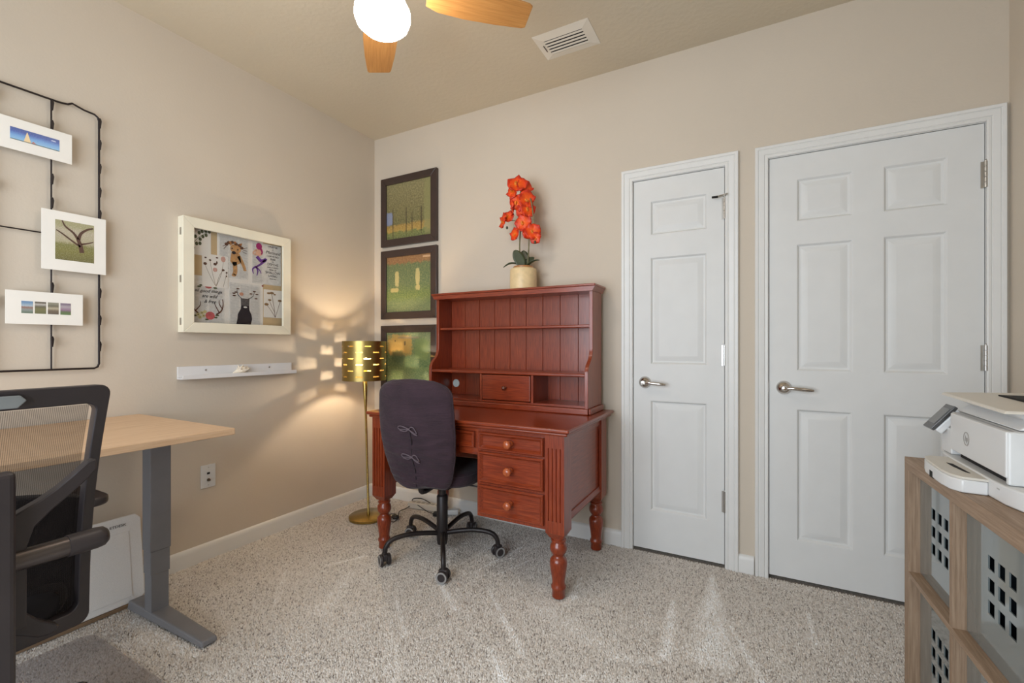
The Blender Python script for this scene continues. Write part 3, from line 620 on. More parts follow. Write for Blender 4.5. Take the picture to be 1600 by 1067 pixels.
# ------------------------------------------------------------------ sit-stand desk with oak top
sd = thing('standing_desk', 'sit-stand desk with light oak top and grey steel legs', 'desk', (.39, -2.2, 0))
B().box(.010, .780, -2.95, -1.508, .786, .811).build('desk_top', oak, sd, 0, bevel=.0025)
for y in (-1.588, -2.85):
    lg = B(); lg.box(.325, .392, y-.038, y+.038, .283, .770); q = lg.build('leg', desk_grey, sd, 0, bevel=.003)
    B().box(.328, .389, y-.035, y+.035, .187, .283).build('leg_stage', desk_grey, q, 0, bevel=.002)
    B().box(.331, .386, y-.032, y+.032, .032, .187).build('leg_stage', desk_grey, q, 0, bevel=.002)
    B().hexa([(.20, y-.042, .003), (.757, y-.030, .003), (.757, y+.030, .003), (.20, y+.042, .003)], [(.205, y-.038, .040), (.750, y-.027, .024), (.750, y+.027, .024), (.205, y+.038, .040)]).build('foot', desk_grey, sd, 0, bevel=.006)
    B().box(.10, .70, y-.03, y+.03, .770, .7855).build('top_bracket', desk_grey, sd, 0)
B().box(.32, .40, -2.80, -1.64, .74, .77).build('crossbeam', desk_grey, sd, 0)
B().lathe([(.0, .7855), (.012, .7855), (.012, .779), (.0, .779)], (.70, -1.56, 0), 16).build('cap', dark_m, sd, 30)

wb = thing('white_board', 'white textured board leaning beneath the oak desk against its leg', 'board', (.15, -1.9, 0))
bd_m = mat('white_textured_board', (240, 239, 237), .6, bump=.5, bscale=260, var=.02, vscale=300)
pl = [(-2.75, .012), (-1.575, .012), (-1.553, .03), (-1.553, .362), (-1.572, .384), (-2.75, .384)]
b = B().prism(pl, 'x', 0, .014); M_ = Matrix.Translation((.166, 0, 0)) @ Matrix.Rotation(math.radians(-7), 4, 'Y'); b.xf(M_); pn = b.build('panel', bd_m, wb, 0, bevel=.004)
pl2 = [(-2.7, .04), (-1.60, .04), (-1.60, .318), (-2.7, .318)]
b = B().prism(pl2, 'x', .0142, .0165); b.xf(M_); b.build('raised_field', bd_m, wb, 0, bevel=.001)
B().box(.158, .186, -2.75, -1.57, .0, .012).build('bottom_edge', mat('cardboard', (132, 108, 84), .8), wb, 0)
text('lettering', 'ETDESK', mat('print_dark', (60, 56, 54), .7), pn, M_ @ Vector((.0150, -1.637, .349)), .0155, ROT_L, 1.1)

mt = B().prism(rrect(.27, 1.62, -2.80, -1.768, .045, 8), 'z', .0005, .0035)
mm, nt, b_ = _new('chair_mat_plastic'); b_.inputs['Base Color'].default_value = lin((160, 150, 148)); b_.inputs['Roughness'].default_value = .35; b_.inputs['Alpha'].default_value = .27
_bump(nt, b_, _noise(nt, _tc(nt), 160, 2), .25, .001)
mt.build('chair_mat', mm, None, 0, label='translucent grey plastic chair mat on the carpet under the mesh chair', cat='chair mat')

# ------------------------------------------------------------------ black mesh office chair (sitter faces -x)
oc = thing('office_chair', 'black mesh back office chair pulled up to the oak desk', 'chair', (.90, -2.27, 0))
Y0, Y1, ZB, ZT = -2.520, -2.018, .392, 1.036
def bxx(z): t = (z-ZB)/(ZT-ZB); return .985+.135*t-.035*math.sin(PI*t)
out = rrect(Y0, Y1, ZB, ZT, .026, 6)
def ringpts(poly, dx): return [(bxx(z)+dx+.9*((y-(Y0+Y1)/2)**2)*-.25, y, z) for y, z in poly]
def dens(poly, step=.04):
    o_ = []
    for i in range(len(poly)):
        a, b2 = Vector(poly[i]), Vector(poly[(i+1) % len(poly)]); n_ = max(1, int((b2-a).length/step))
        for k in range(n_): o_.append(tuple(a.lerp(b2, k/n_)))
    return o_
od = dens(out); cyy, czz = (Y0+Y1)/2, (ZB+ZT)/2
def inset(p):
    y, z = p; sy = (y-cyy)/((Y1-Y0)/2); sz = (z-czz)/((ZT-ZB)/2)
    iy = .024; iz = .046 if sz > 0 else .040
    return (cyy+(y-cyy)*(1-iy/((Y1-Y0)/2)), czz+(z-czz)*(1-iz/((ZT-ZB)/2)))
idn = [inset(p) for p in od]
secs = []
for p, q in zip(od, idn):
    A0 = ringpts([p], .018)[0]; A1 = ringpts([p], -.014)[0]; Q0 = ringpts([q], .018)[0]; Q1 = ringpts([q], -.014)[0]
    secs.append([A0, Q0, Q1, A1])
B().rings(secs, close=True).build('back_frame', black_pl, oc, 35, bevel=.003)
def mesh_mat():
    m, nt, b = _new('seat_mesh'); v = _tc(nt)
    wv = nt.nodes.new('ShaderNodeTexWave'); wv.wave_type = 'BANDS'; wv.bands_direction = 'Y'; wv.inputs['Scale'].default_value = 88; wv.inputs['Distortion'].default_value = .6; wv.inputs['Detail'].default_value = 1; nt.links.new(v, wv.inputs['Vector'])
    wz = nt.nodes.new('ShaderNodeTexWave'); wz.wave_type = 'BANDS'; wz.bands_direction = 'Z'; wz.inputs['Scale'].default_value = 110; nt.links.new(v, wz.inputs['Vector'])
    mx = nt.nodes.new('ShaderNodeMath'); mx.operation = 'MAXIMUM'; nt.links.new(wv.outputs['Fac'], mx.inputs[0]); mul = nt.nodes.new('ShaderNodeMath'); mul.operation = 'MULTIPLY'; mul.inputs[1].default_value = .55; nt.links.new(wz.outputs['Fac'], mul.inputs[0]); nt.links.new(mul.outputs[0], mx.inputs[1])
    mr = nt.nodes.new('ShaderNodeMapRange'); mr.inputs['To Min'].default_value = .16; mr.inputs['To Max'].default_value = .70; nt.links.new(mx.outputs[0], mr.inputs['Value']); nt.links.new(mr.outputs[0], b.inputs['Alpha'])
    b.inputs['Base Color'].default_value = lin((44, 37, 37)); b.inputs['Roughness'].default_value = .8; return m
def mesh_fn(u, v):
    y = Y0+.03+(Y1-Y0-.06)*u; z = ZB+.04+(ZT-ZB-.09)*v; return (bxx(z)-.9*((y-cyy)**2)*.25-.010, y, z)
B().sheet(mesh_fn, 16, 24).build('mesh_panel', mesh_mat(), oc, 60)
B().prism([(-2.355, 1.024), (-2.376, 1.012), (-2.362, .996), (-2.190, .996), (-2.176, 1.012), (-2.186, 1.024)], 'x', 1.132, 1.140).build('badge_plate', grey_pl, oc, 0, bevel=.002)
def lum(u, v):
    y = Y0+.002+(Y1-Y0-.004)*u; z = .41+.36*v-.05*(2*u-1)**2*v; return (bxx(z)-.048-.03*(2*u-1)**2, y, z)
B().sheet(lum, 14, 12).build('lumbar_pad', black_soft, oc, 60, solid=.03)
B().hexa([(1.10, -2.345, .27), (1.165, -2.345, .27), (1.165, -2.197, .27), (1.10, -2.197, .27)], [(1.13, -2.345, .862), (1.165, -2.345, .862), (1.165, -2.197, .862), (1.13, -2.197, .862)]).build('spine', black_pl, oc, 0, bevel=.012, seg=3)
for s in (1, -1):
    def my(y): return y if s > 0 else 2*(-2.271)-y
    b = B()
    def fxx(z): return 1.118 if z > .6 else 1.118-.16*(.6-z)
    UP = [((-2.197, .757), (-2.197, .60)), ((-2.174, .769), (-2.174, .683)), ((-2.152, .780), (-2.163, .720)), ((-2.121, .801), (-2.133, .751)), ((-2.09, .828), (-2.101, .778)), ((-2.067, .850), (-2.069, .807)), ((-2.053, .853), (-2.051, .830))]
    LOW = [((-2.197, .560), (-2.197, .488)), ((-2.174, .530), (-2.174, .474)), ((-2.148, .497), (-2.150, .456)), ((-2.125, .478), (-2.133, .453)), ((-2.113, .466), (-2.121, .454))]
    for prs in (UP, LOW): b.rings([[(fxx(z)+dx, my(y), z) for (y, z), dx in ((p, .014), (q, .014), (q, -.014), (p, -.014))] for p, q in prs])
    b.box(1.098, 1.130, min(my(-2.197), my(-2.1735)), max(my(-2.197), my(-2.1735)), .50, .72)
    b.build('back_bracket', black_pl, oc, 30, bevel=.003)
    tb = B().tube([(1.125, my(-2.21), .655), (1.125, my(-2.105), .655)], .0235, 20).build('tilt_tube', mat('gunmetal', (92, 86, 84), .3, .8) if s > 0 else MATS['gunmetal'], oc, 40)
    B().lathe([(.0255, 0), (.0255, .055), (.0235, .068), (.016, .076), (.001, .078)], (0, 0, 0), 20, 'y').xf(Matrix.Translation((1.125, my(-2.105), .655)) @ Matrix.Diagonal((1, s, 1, 1))).build('tube_cap', black_pl, tb, 40)
    B().prism(rrect(.57, .80, min(my(-1.98), my(-1.897)), max(my(-1.98), my(-1.897)), .04), 'z', .640, .668).build('armrest', black_pl, oc, 30, bevel=.008, seg=3)
    B().tube(spline([(.72, my(-1.965), .64), (.78, my(-1.99), .56), (.82, my(-2.02), .46), (.82, my(-2.12), .42)], 6), .02, 12).build('armrest_post', black_pl, oc, 60)
ss = []
for sc, z in ((.80, .42), (.97, .43), (1, .45), (1, .48), (.97, .50), (.88, .512), (.4, .52)):
    ss.append([(.76+sc*.25*math.copysign(abs(math.cos(a))**.55, math.cos(a)), -2.271+sc*.245*math.copysign(abs(math.sin(a))**.55, math.sin(a)), z) for a in [2*PI*i/36 for i in range(36)]])
B().rings(ss).build('seat', black_soft, oc, 60)
B().box(.72, 1.14, -2.34, -2.20, .355, .418).build('tilt_mechanism', black_pl, oc, 0, bevel=.01)
B().lathe([(0, .07), (.03, .07), (.034, .10), (.03, .14), (.026, .15), (.026, .356), (0, .356)], (.86, -2.271, 0), 20).build('gas_column', black_metal, oc, 40)
for k in range(5):
    a = math.radians(113+72*k); ca, sa_ = math.cos(a), math.sin(a)
    rs_ = [[(.86+r_*ca-sa_*w_, -2.271+r_*sa_+ca*w_, z+hh) for w_, hh in ((-ww, 0), (ww, 0), (ww*.7, th), (-ww*.7, th))] for r_, z, ww, th in ((.02, .075, .035, .06), (.18, .068, .026, .04), (.345, .062, .02, .024), (.362, .062, .014, .018))]
    B().rings(rs_).build('base_leg', black_pl, oc, 30, bevel=.004)
    x, y = .86+.318*ca, -2.271+.318*sa_
    b = B(); b.cyl((x, y, .04), (x, y, .066), .009, n=10); b.box(x-.016, x+.016, y-.008, y+.008, .02, .05); cc = b.build('caster', black_pl, oc, 30)
    for s in (-1, 1): B().lathe([(0, s*.009), (.026, s*.009), (.0285, s*.012), (.0285, s*.022), (.022, s*.026), (0, s*.026)], (x, y, .0325), 20, 'y').build('wheel', black_pl, cc, 40)

# ------------------------------------------------------------------ wall grid with photo cards
g = thing('photo_display_grid', 'black wire photo display grid with clips on the left wall', 'photo display', (.02, -2.0, 1.035))
gx = .018; gm_ = mat('grid_black', (40, 32, 32), .45, .4)
yr, yl, zt, zb_ = -1.659, -2.45, 2.148, 1.034
fr = [(-1.675, zb_), (yl, zb_), (yl-.02, zb_+.02), (yl-.02, zt-.02), (yl, zt+.001), (-1.79, zt), (-1.762, zt+.004), (-1.748, zt+.014), (-1.735, zt+.010), (-1.71, zt+.003), (-1.675, zt), (-1.664, zt-.008), (yr, zt-.024), (yr, zb_+.02), (-1.664, zb_+.006)]
B().tube([(gx, y, z) for y, z in fr], .0042, 8, True).build('frame_wire', gm_, g, 60)
for y in (-1.813, -1.97, -2.13, -2.29): B().cyl((gx, y, zb_), (gx, y, zt), .003, n=8).build('upright_wire', gm_, g, 60)
B().cyl((gx-.003, yl-.02, 1.594), (gx-.003, -1.813, 1.594), .0028, n=8).build('cross_wire', gm_, g, 60)
def clip(y, z, s=1):
    B().prism([(y-.003, z+.022*s), (y+.003, z+.022), (y+.0062, z+.010), (y+.0030, z-.022), (y-.002, z-.022)], 'x', gx-.004, gx+.008).build('clip', gm_, g, 0, bevel=.001)
for z in (2.125, 2.04, 1.82, 1.722, 1.372, 1.15): clip(-1.812, z)
for z in (2.115, 2.02, 1.915, 1.81, 1.71, 1.365, 1.245, 1.13): clip(yr+.001, z)
for y in (-1.97, -2.13): [clip(y, z) for z in (2.1, 1.75, 1.3)]
X = .031
def flat(par, pts, m, lay=0, name='print'): return B().prism(pts, 'x', X0+.0002+lay*.0005, X0+.0006+lay*.0005).build(name, m, par, 0)
def rect(a, b, c, d_): return [(a, c), (b, c), (b, d_), (a, d_)]
sky_m = painting_mat('photo_sky', [(0, (70, 84, 70)), (.06, (150, 196, 226)), (.4, (110, 160, 216)), (.7, (52, 66, 160)), (1, (44, 44, 130))], ((60, 110, 190), (110, 160, 214), (200, 220, 235), .25))
X0 = .034
def card(nm, label, Y0_, Y1_, z0, z1, rz=0):
    t = thing('photo_card', label, 'photo', (X0, (Y0_+Y1_)/2, z0), group='white photo cards clipped to the wire grid')
    c = B().box(X0-.004, X0, Y0_, Y1_, z0, z1).build('mat_board', paper, t, 0); return t
t = card(1, 'white photo card with a wide print of a sail under blue sky', -2.005, -1.754, 1.897, 2.020)
pr = flat(t, rect(-1.934, -1.793, 1.937, 1.984), sky_m, 0)
flat(pr, [(-1.897, 1.9385), (-1.876, 1.9385), (-1.886, 1.976), (-1.888, 1.976)], mat('sail', (240, 214, 168), .6), 1, 'sail_shape')
flat(pr, [(-1.875, 1.940), (-1.862, 1.940), (-1.870, 1.947)], mat('coral_shape', (206, 130, 110), .6), 1, 'hull_shape')
flat(pr, rect(-1.934, -1.793, 1.937, 1.9388), mat('shore', (66, 74, 58), .6), 2, 'shoreline')
flat(pr, [(-1.82, 1.972), (-1.805, 1.971), (-1.803, 1.974), (-1.815, 1.975)], mat('cloud', (214, 222, 236), .6), 1, 'cloud')
t = card(2, 'white photo card with a print of a bare branching tree on grass', -1.846, -1.641, 1.446, 1.691)
tree_bg = painting_mat('photo_tree', [(0, (98, 92, 50)), (.25, (128, 124, 62)), (.40, (124, 124, 70)), (.48, (196, 186, 160)), (.75, (208, 196, 180)), (1, (182, 176, 140))], ((84, 88, 44), (136, 132, 84), (206, 198, 180), .42))
pr = flat(t, rect(-1.806, -1.682, 1.491, 1.655), tree_bg, 0)
bark = mat('bark', (92, 66, 54), .7)
b = B()
for pts, r0, r1 in (([(-1.722, 1.53), (-1.727, 1.56), (-1.735, 1.585)], .008, .006), ([(-1.735, 1.585), (-1.75, 1.61), (-1.775, 1.632), (-1.785, 1.655)], .005, .002), ([(-1.733, 1.585), (-1.725, 1.612), (-1.705, 1.632), (-1.685, 1.642)], .006, .003), ([(-1.727, 1.555), (-1.75, 1.572), (-1.785, 1.60), (-1.803, 1.612)], .004, .002), ([(-1.724, 1.566), (-1.70, 1.575), (-1.684, 1.583)], .004, .0015)):
    q = spline([(p[0], p[1], 0) for p in pts], 5); n_ = len(q); Lp = []; Rp = []
    for i, p in enumerate(q):
        w_ = r0+(r1-r0)*i/(n_-1); tv = (q[min(i+1, n_-1)]-q[max(i-1, 0)]).normalized(); Lp.append((p.x-tv.y*w_, p.y+tv.x*w_)); Rp.append((p.x+tv.y*w_, p.y-tv.x*w_))
    for i in range(n_-1): b.poly([(X0+.0009, *Lp[i]), (X0+.0009, *Rp[i]), (X0+.0009, *Rp[i+1]), (X0+.0009, *Lp[i+1])])
b.build('tree_shape', bark, pr, 0)
t = card(3, 'white photo card with a row of four tiny square prints', -1.946, -1.719, 1.219, 1.350)
FOUR = [[(0, (74, 110, 84)), (.3, (150, 160, 160)), (.5, (150, 90, 80)), (.6, (190, 210, 225)), (1, (96, 150, 200))], [(0, (96, 100, 50)), (.4, (120, 116, 66)), (.6, (86, 80, 60)), (.8, (210, 205, 200)), (1, (90, 80, 70))], [(0, (84, 66, 54)), (.3, (110, 90, 74)), (.5, (196, 186, 160)), (.7, (100, 96, 76)), (1, (150, 148, 130))], [(0, (80, 130, 60)), (.25, (90, 110, 70)), (.4, (150, 110, 150)), (.7, (190, 180, 190)), (1, (130, 110, 140))]]
for k, bnd in enumerate(FOUR):
    a = -1.9035+k*.0378; flat(t, rect(a, a+.0325, 1.262, 1.310), painting_mat('tiny_print_%d' % k, bnd, ((80, 80, 70), (140, 136, 120), (210, 206, 200), .3)), 0)

# ------------------------------------------------------------------ shadow box of pressed flowers and prints
sb_ = thing('shadow_box', 'ivory shadow box frame filled with animal prints and pressed flowers', 'shadow box', (.026, -1.04, 1.20))
fy0, fy1, fz0, fz1 = -1.342, -.746, 1.200, 1.788; fx = .052; w_ = .052
for pl in ([(fy0, fz1), (fy1, fz1), (fy1-w_, fz1-w_), (fy0+w_, fz1-w_)], [(fy0, fz0), (fy0+w_, fz0+w_), (fy1-w_, fz0+w_), (fy1, fz0)], [(fy0, fz0), (fy0, fz1), (fy0+w_, fz1-w_), (fy0+w_, fz0+w_)], [(fy1, fz0), (fy1-w_, fz0+w_), (fy1-w_, fz1-w_), (fy1, fz1)]):
    B().prism(pl, 'x', .038, fx).build('frame_rail', ivory, sb_, 0, bevel=.002)
for pl in (rect(fy0+.001, fy0+.012, fz0+.001, fz1-.001), rect(fy1-.012, fy1-.001, fz0+.001, fz1-.001), rect(fy0+.012, fy1-.012, fz0+.001, fz0+.012), rect(fy0+.012, fy1-.012, fz1-.012, fz1-.001)):
    B().prism(pl, 'x', .001, .0375).build('box_side', ivory, sb_, 0)
linen = mat('linen', (204, 178, 136), .9, bump=.4, bscale=400); news = mat('newsprint', (222, 219, 212), .9, var=.05, vscale=60); news2 = mat('newsprint_lines', (190, 188, 184), .9, var=.08, vscale=150); cardw = mat('card_white', (238, 233, 224), .9, var=.02)
B().box(.002, .015, fy0+.012, fy1-.012, fz0+.012, fz1-.012).build('backing', linen, sb_, 0)
B().box(.0151, .0154, -1.16, -.902, 1.25, 1.742).build('backing_paper', cardw, sb_, 0)
gl, gnt, gb = _new('clear_glass'); gb.inputs['Base Color'].default_value = (.02, .02, .02, 1); gb.inputs['Roughness'].default_value = .03; gb.inputs['Alpha'].default_value = .08; gb.inputs['Specular IOR Level'].default_value = .5
B().box(.0335, .0355, fy0+.0125, fy1-.0125, fz0+.0125, fz1-.0125).build('glass_pane', gl, sb_, 0)
for z in (1.71, 1.47, 1.255): B().box(.022, .034, fy0-.002, fy0+.0008, z-.018, z+.018).build('side_hinge', steel, sb_, 0, bevel=.001)
X0 = .0158
def cardp(y0, y1, z0, z1, m, rough=0):
    global X0
    return B().prism(rrect(y0, y1, z0, z1, .003, 2), 'x', .0152, X0+.0004+rough).build('print_card', m, sb_, 0)
def newsy(par, y0, y1, z0, z1, cols, lay=1):
    b = B(); wq = (y1-y0)/cols
    for c_ in range(cols):
        z = z1-.008
        while z > z0+.006:
            L = wq*random.uniform(.78, .92); b.prism(rect(y0+c_*wq+.003, y0+c_*wq+.003+L, z-.0026, z), 'x', X0+.0002+lay*.0003, X0+.0004+lay*.0003); z -= .0062
    b.build('print_lines', news2, par, 0)
def shapes(par, name, m, polys, lay): 
    b = B()
    for p in polys: b.prism(p, 'x', X0+.0006+lay*.0004, X0+.0008+lay*.0004)
    return b.build(name, m, par, 0)
def stroke(pts, r0, r1=None):
    q = spline([(p[0], p[1], 0) for p in pts], 4); n_ = len(q); r1 = r0 if r1 is None else r1; Lp = []; Rp = []
    for i, p in enumerate(q):
        ww = r0+(r1-r0)*i/(n_-1); tv = (q[min(i+1, n_-1)]-q[max(i-1, 0)]).normalized(); Lp.append((p.x-tv.y*ww, p.y+tv.x*ww)); Rp.append((p.x+tv.y*ww, p.y-tv.x*ww))
    return Lp+Rp[::-1]
tanm = mat('dog_tan', (196, 148, 96), .8, var=.12, vscale=60); darkp = mat('print_black', (44, 36, 40), .8); brownp = mat('print_brown', (96, 62, 44), .8, var=.2, vscale=120); greenp = mat('print_green', (84, 88, 56), .8, var=.2, vscale=90); redp = mat('print_rose', (196, 92, 92), .8, var=.12, vscale=60); ochre = mat('print_ochre', (170, 110, 60), .8, var=.15, vscale=80); magenta = mat('print_magenta', (170, 44, 110), .8); violet = mat('print_violet', (112, 66, 150), .8, var=.15, vscale=50); peach = mat('print_peach', (226, 178, 150), .8); yellowp = mat('print_yellow', (206, 196, 140), .8)
# leaf sprig card
c = cardp(-1.283, -1.192, 1.606, 1.745, cardw)
shapes(c, 'leaf_print', greenp, [circ(y, z, .008, .010, 8) for y, z in ((-1.268, 1.700), (-1.250, 1.722), (-1.232, 1.706), (-1.236, 1.732), (-1.216, 1.716), (-1.200, 1.738), (-1.218, 1.738), (-1.262, 1.664), (-1.246, 1.668), (-1.245, 1.690), (-1.279, 1.64))]+[stroke([(-1.28, 1.66), (-1.25, 1.70), (-1.20, 1.738)], .001)], 0)
# dog card
c = cardp(-1.150, -.990, 1.507, 1.735, news, .0); newsy(c, -1.148, -.992, 1.51, 1.733, 3)
shapes(c, 'dog_print', tanm, [circ(-1.062, 1.672, .030, .026), [(-1.085, 1.65), (-1.04, 1.65), (-1.03, 1.60), (-1.07, 1.575), (-1.092, 1.60)], stroke([(-1.068, 1.60), (-1.064, 1.55), (-1.070, 1.527)], .012, .011), stroke([(-1.045, 1.635), (-1.025, 1.60), (-1.010, 1.567)], .011, .008), circ(-1.010, 1.562, .010, .006), circ(-1.072, 1.525, .012, .008), [(-1.094, 1.685), (-1.10, 1.712), (-1.078, 1.694)], [(-1.032, 1.690), (-1.025, 1.714), (-1.046, 1.697)]], 0)
shapes(c, 'flower_crown_print', brownp, [circ(y, z, .011, .009, 7) for y, z in ((-1.100, 1.700), (-1.080, 1.706), (-1.060, 1.700), (-1.040, 1.696), (-1.028, 1.684), (-1.112, 1.690))]+[stroke([(-1.02, 1.68), (-.998, 1.69)], .0012), stroke([(-1.02, 1.672), (-.996, 1.672)], .0012), stroke([(-1.025, 1.664), (-1.0, 1.655)], .0012), stroke([(-1.115, 1.685), (-1.132, 1.675)], .0015), stroke([(-1.112, 1.68), (-1.126, 1.662)], .0015)], 1)
shapes(c, 'flower_crown_print', ochre, [circ(y, z, .007, .006, 7) for y, z in ((-1.092, 1.704), (-1.066, 1.708), (-1.034, 1.702))], 2)
shapes(c, 'muzzle_print', darkp, [circ(-1.072, 1.650, .011, .009), circ(-1.082, 1.672, .004), circ(-1.050, 1.670, .004)], 2)
# mermaid card
c = cardp(-.968, -.788, 1.495, 1.735, news); newsy(c, -.966, -.90, 1.50, 1.733, 1)
shapes(c, 'hair_print', magenta, [circ(-.927, 1.713, .018, .020), stroke([(-.916, 1.70), (-.908, 1.682), (-.914, 1.668)], .007, .003)], 1)
shapes(c, 'body_print', peach, [[(-.945, 1.695), (-.915, 1.695), (-.905, 1.668), (-.930, 1.650), (-.950, 1.664)], stroke([(-.945, 1.69), (-.962, 1.668), (-.945, 1.66)], .005, .004)], 0)
shapes(c, 'tail_print', violet, [stroke([(-.940, 1.652), (-.915, 1.630), (-.890, 1.640), (-.884, 1.648)], .010, .008), stroke([(-.886, 1.640), (-.915, 1.612), (-.945, 1.590)], .008, .004), stroke([(-.945, 1.592), (-.965, 1.575), (-.960, 1.548)], .006, .002), stroke([(-.945, 1.592), (-.935, 1.568), (-.940, 1.54)], .006, .002), stroke([(-.945, 1.592), (-.922, 1.572), (-.915, 1.556)], .004, .002)], 1)
ink = mat('ink', (66, 60, 60), .8)
for k, (s_, sz, sh_) in enumerate((('I MUST BE', .0145, 0), ('A', .011, 0), ('Mermaid', .027, .35), ('I HAVE NO', .0165, 0), ('FEAR', .0165, 0), ('OF', .011, 0), ('DEPTHS', .021, 0), ('AND A GREAT', .0115, 0), ('FEAR OF', .0125, 0), ('SHALLOW', .021, 0), ('LIVING', .0195, 0), ('ANAIS NIN', .009, 0))):
    text('lettering', s_, ink, c, (X0+.001, -.841, 1.722-[0, .0155, .034, .056, .0735, .088, .1045, .122, .137, .154, .173, .190][k]), sz, ROT_L, .95, sh_)
# pressed flower card
c = cardp(-1.236, -1.104, 1.446, 1.620, cardw, .0015); X0 += .0015
stm = [[(-1.168, 1.452), (-1.195, 1.50), (-1.224, 1.565)], [(-1.168, 1.452), (-1.185, 1.52), (-1.197, 1.585)], [(-1.166, 1.452), (-1.150, 1.51), (-1.130, 1.542)], [(-1.166, 1.452), (-1.14, 1.52), (-1.128, 1.595)], [(-1.130, 1.45), (-1.118, 1.50), (-1.112, 1.53)]]
shapes(c, 'stem_print', mat('dry_stem', (150, 138, 118), .8), [stroke(s_, .0009) for s_ in stm], 0)
shapes(c, 'blossom_print', brownp, [circ(y, z, rx, rz_, 8) for y, z, rx, rz_ in ((-1.222, 1.566, .009, .008), (-1.197, 1.588, .006, .005), (-1.130, 1.544, .008, .006), (-1.112, 1.532, .005, .005), (-1.172, 1.570, .009, .007), (-1.163, 1.580, .004, .008), (-1.162, 1.606, .007, .004), (-1.220, 1.598, .006, .004), (-1.113, 1.512, .004, .004))], 1)
shapes(c, 'blossom_print', mat('print_dusty_rose', (206, 160, 146), .8), [circ(-1.130, 1.603, .013, .016, 8), circ(-1.172, 1.540, .012, .012, 7)], 1); X0 -= .0015
# quote card
c = cardp(-1.286, -1.122, 1.252, 1.500, news); newsy(c, -1.284, -1.124, 1.255, 1.45, 2)
shapes(c, 'antler_print', brownp, [stroke([(-1.252, 1.30), (-1.278, 1.33), (-1.281, 1.375)], .004, .002), stroke([(-1.265, 1.318), (-1.245, 1.345), (-1.244, 1.365)], .003, .001), stroke([(-1.165, 1.30), (-1.140, 1.32), (-1.130, 1.35), (-1.132, 1.385)], .0045, .002), stroke([(-1.150, 1.312), (-1.168, 1.345), (-1.175, 1.365)], .003, .001), stroke([(-1.136, 1.335), (-1.150, 1.36), (-1.150, 1.38)], .003, .001)], 1)
shapes(c, 'rose_print', redp, [circ(-1.196, 1.292, .024, .022, 10), circ(-1.205, 1.444, .017, .008, 8)], 2)
shapes(c, 'bloom_print', yellowp, [circ(y, z, .010, .009, 7) for y, z in ((-1.255, 1.296), (-1.237, 1.305), (-1.246, 1.282), (-1.228, 1.290), (-1.222, 1.312))], 2)
shapes(c, 'leaf_print', greenp, [circ(y, z, .011, .005, 6) for y, z in ((-1.270, 1.290), (-1.160, 1.296), (-1.168, 1.284), (-1.240, 1.450), (-1.250, 1.442), (-1.170, 1.442), (-1.212, 1.272))], 1)
shapes(c, 'dot_print', darkp, [circ(y, z, .003, .003, 6) for y, z in ((-1.255, 1.296), (-1.237, 1.305), (-1.246, 1.282), (-1.228, 1.290))], 3)
for k, s_ in enumerate(('all good things', 'are wild', '& free')): text('lettering', s_, darkp, c, (X0+.002, (-1.205, -1.20, -1.198)[k], (1.422, 1.395, 1.367)[k]), .0245, ROT_L, .95, .35)
# dark vase-like animal card
c = cardp(-1.096, -.920, 1.252, 1.484, news); newsy(c, -1.094, -.922, 1.256, 1.48, 3)
shapes(c, 'bear_print', darkp, [[(-1.058, 1.254), (-.976, 1.254), (-.968, 1.285), (-.972, 1.31), (-.984, 1.335), (-.986, 1.365), (-1.03, 1.365), (-1.034, 1.34), (-1.050, 1.31), (-1.052, 1.285)], stroke([(-1.03, 1.40), (-1.05, 1.42), (-1.055, 1.445)], .002, .001), stroke([(-.99, 1.40), (-.965, 1.415), (-.955, 1.44)], .002, .001)], 1)
shapes(c, 'head_print', mat('print_grey', (92, 86, 84), .8, var=.2, vscale=90), [[(-1.032, 1.36), (-.986, 1.36), (-.984, 1.40), (-1.034, 1.40)]], 2)
shapes(c, 'muzzle_print', cardw, [circ(-1.008, 1.351, .011, .005, 8)], 3)
shapes(c, 'leaf_print', brownp, [circ(y, z, .010, .004, 6) for y, z in ((-1.072, 1.425), (-1.060, 1.432), (-1.07, 1.412), (-1.05, 1.452), (-.955, 1.445), (-.940, 1.43), (-.975, 1.43), (-.945, 1.405))], 2)
shapes(c, 'blossom_print', mat('print_coral', (208, 150, 120), .8), [circ(-1.030, 1.424, .012, .010, 8)], 3)
# umbel card
c = cardp(-.898, -.782, 1.300, 1.466, cardw, .001); X0 += .001
shapes(c, 'stem_print', brownp, [stroke([(-.826, 1.303), (-.835, 1.37), (-.850, 1.445)], .0013), stroke([(-.826, 1.303), (-.855, 1.345), (-.880, 1.375)], .0011), stroke([(-.826, 1.303), (-.81, 1.35), (-.795, 1.40)], .0011), stroke([(-.828, 1.33), (-.85, 1.37), (-.862, 1.398)], .0011)], 0)
shapes(c, 'umbel_print', mat('umbel_brown', (142, 112, 78), .8, var=.2, vscale=200), [circ(y, z, rx, rz_, 9) for y, z, rx, rz_ in ((-.868, 1.445, .012, .006), (-.848, 1.448, .014, .007), (-.830, 1.440, .008, .005), (-.882, 1.378, .014, .008), (-.862, 1.405, .011, .006), (-.797, 1.405, .013, .007))], 1); X0 -= .001
B().ell((X0+.002, -.906, 1.484), (.003, .005, .005), 10, 6).build('pin', mat('pin_red', (150, 60, 44), .4), sb_, 60)

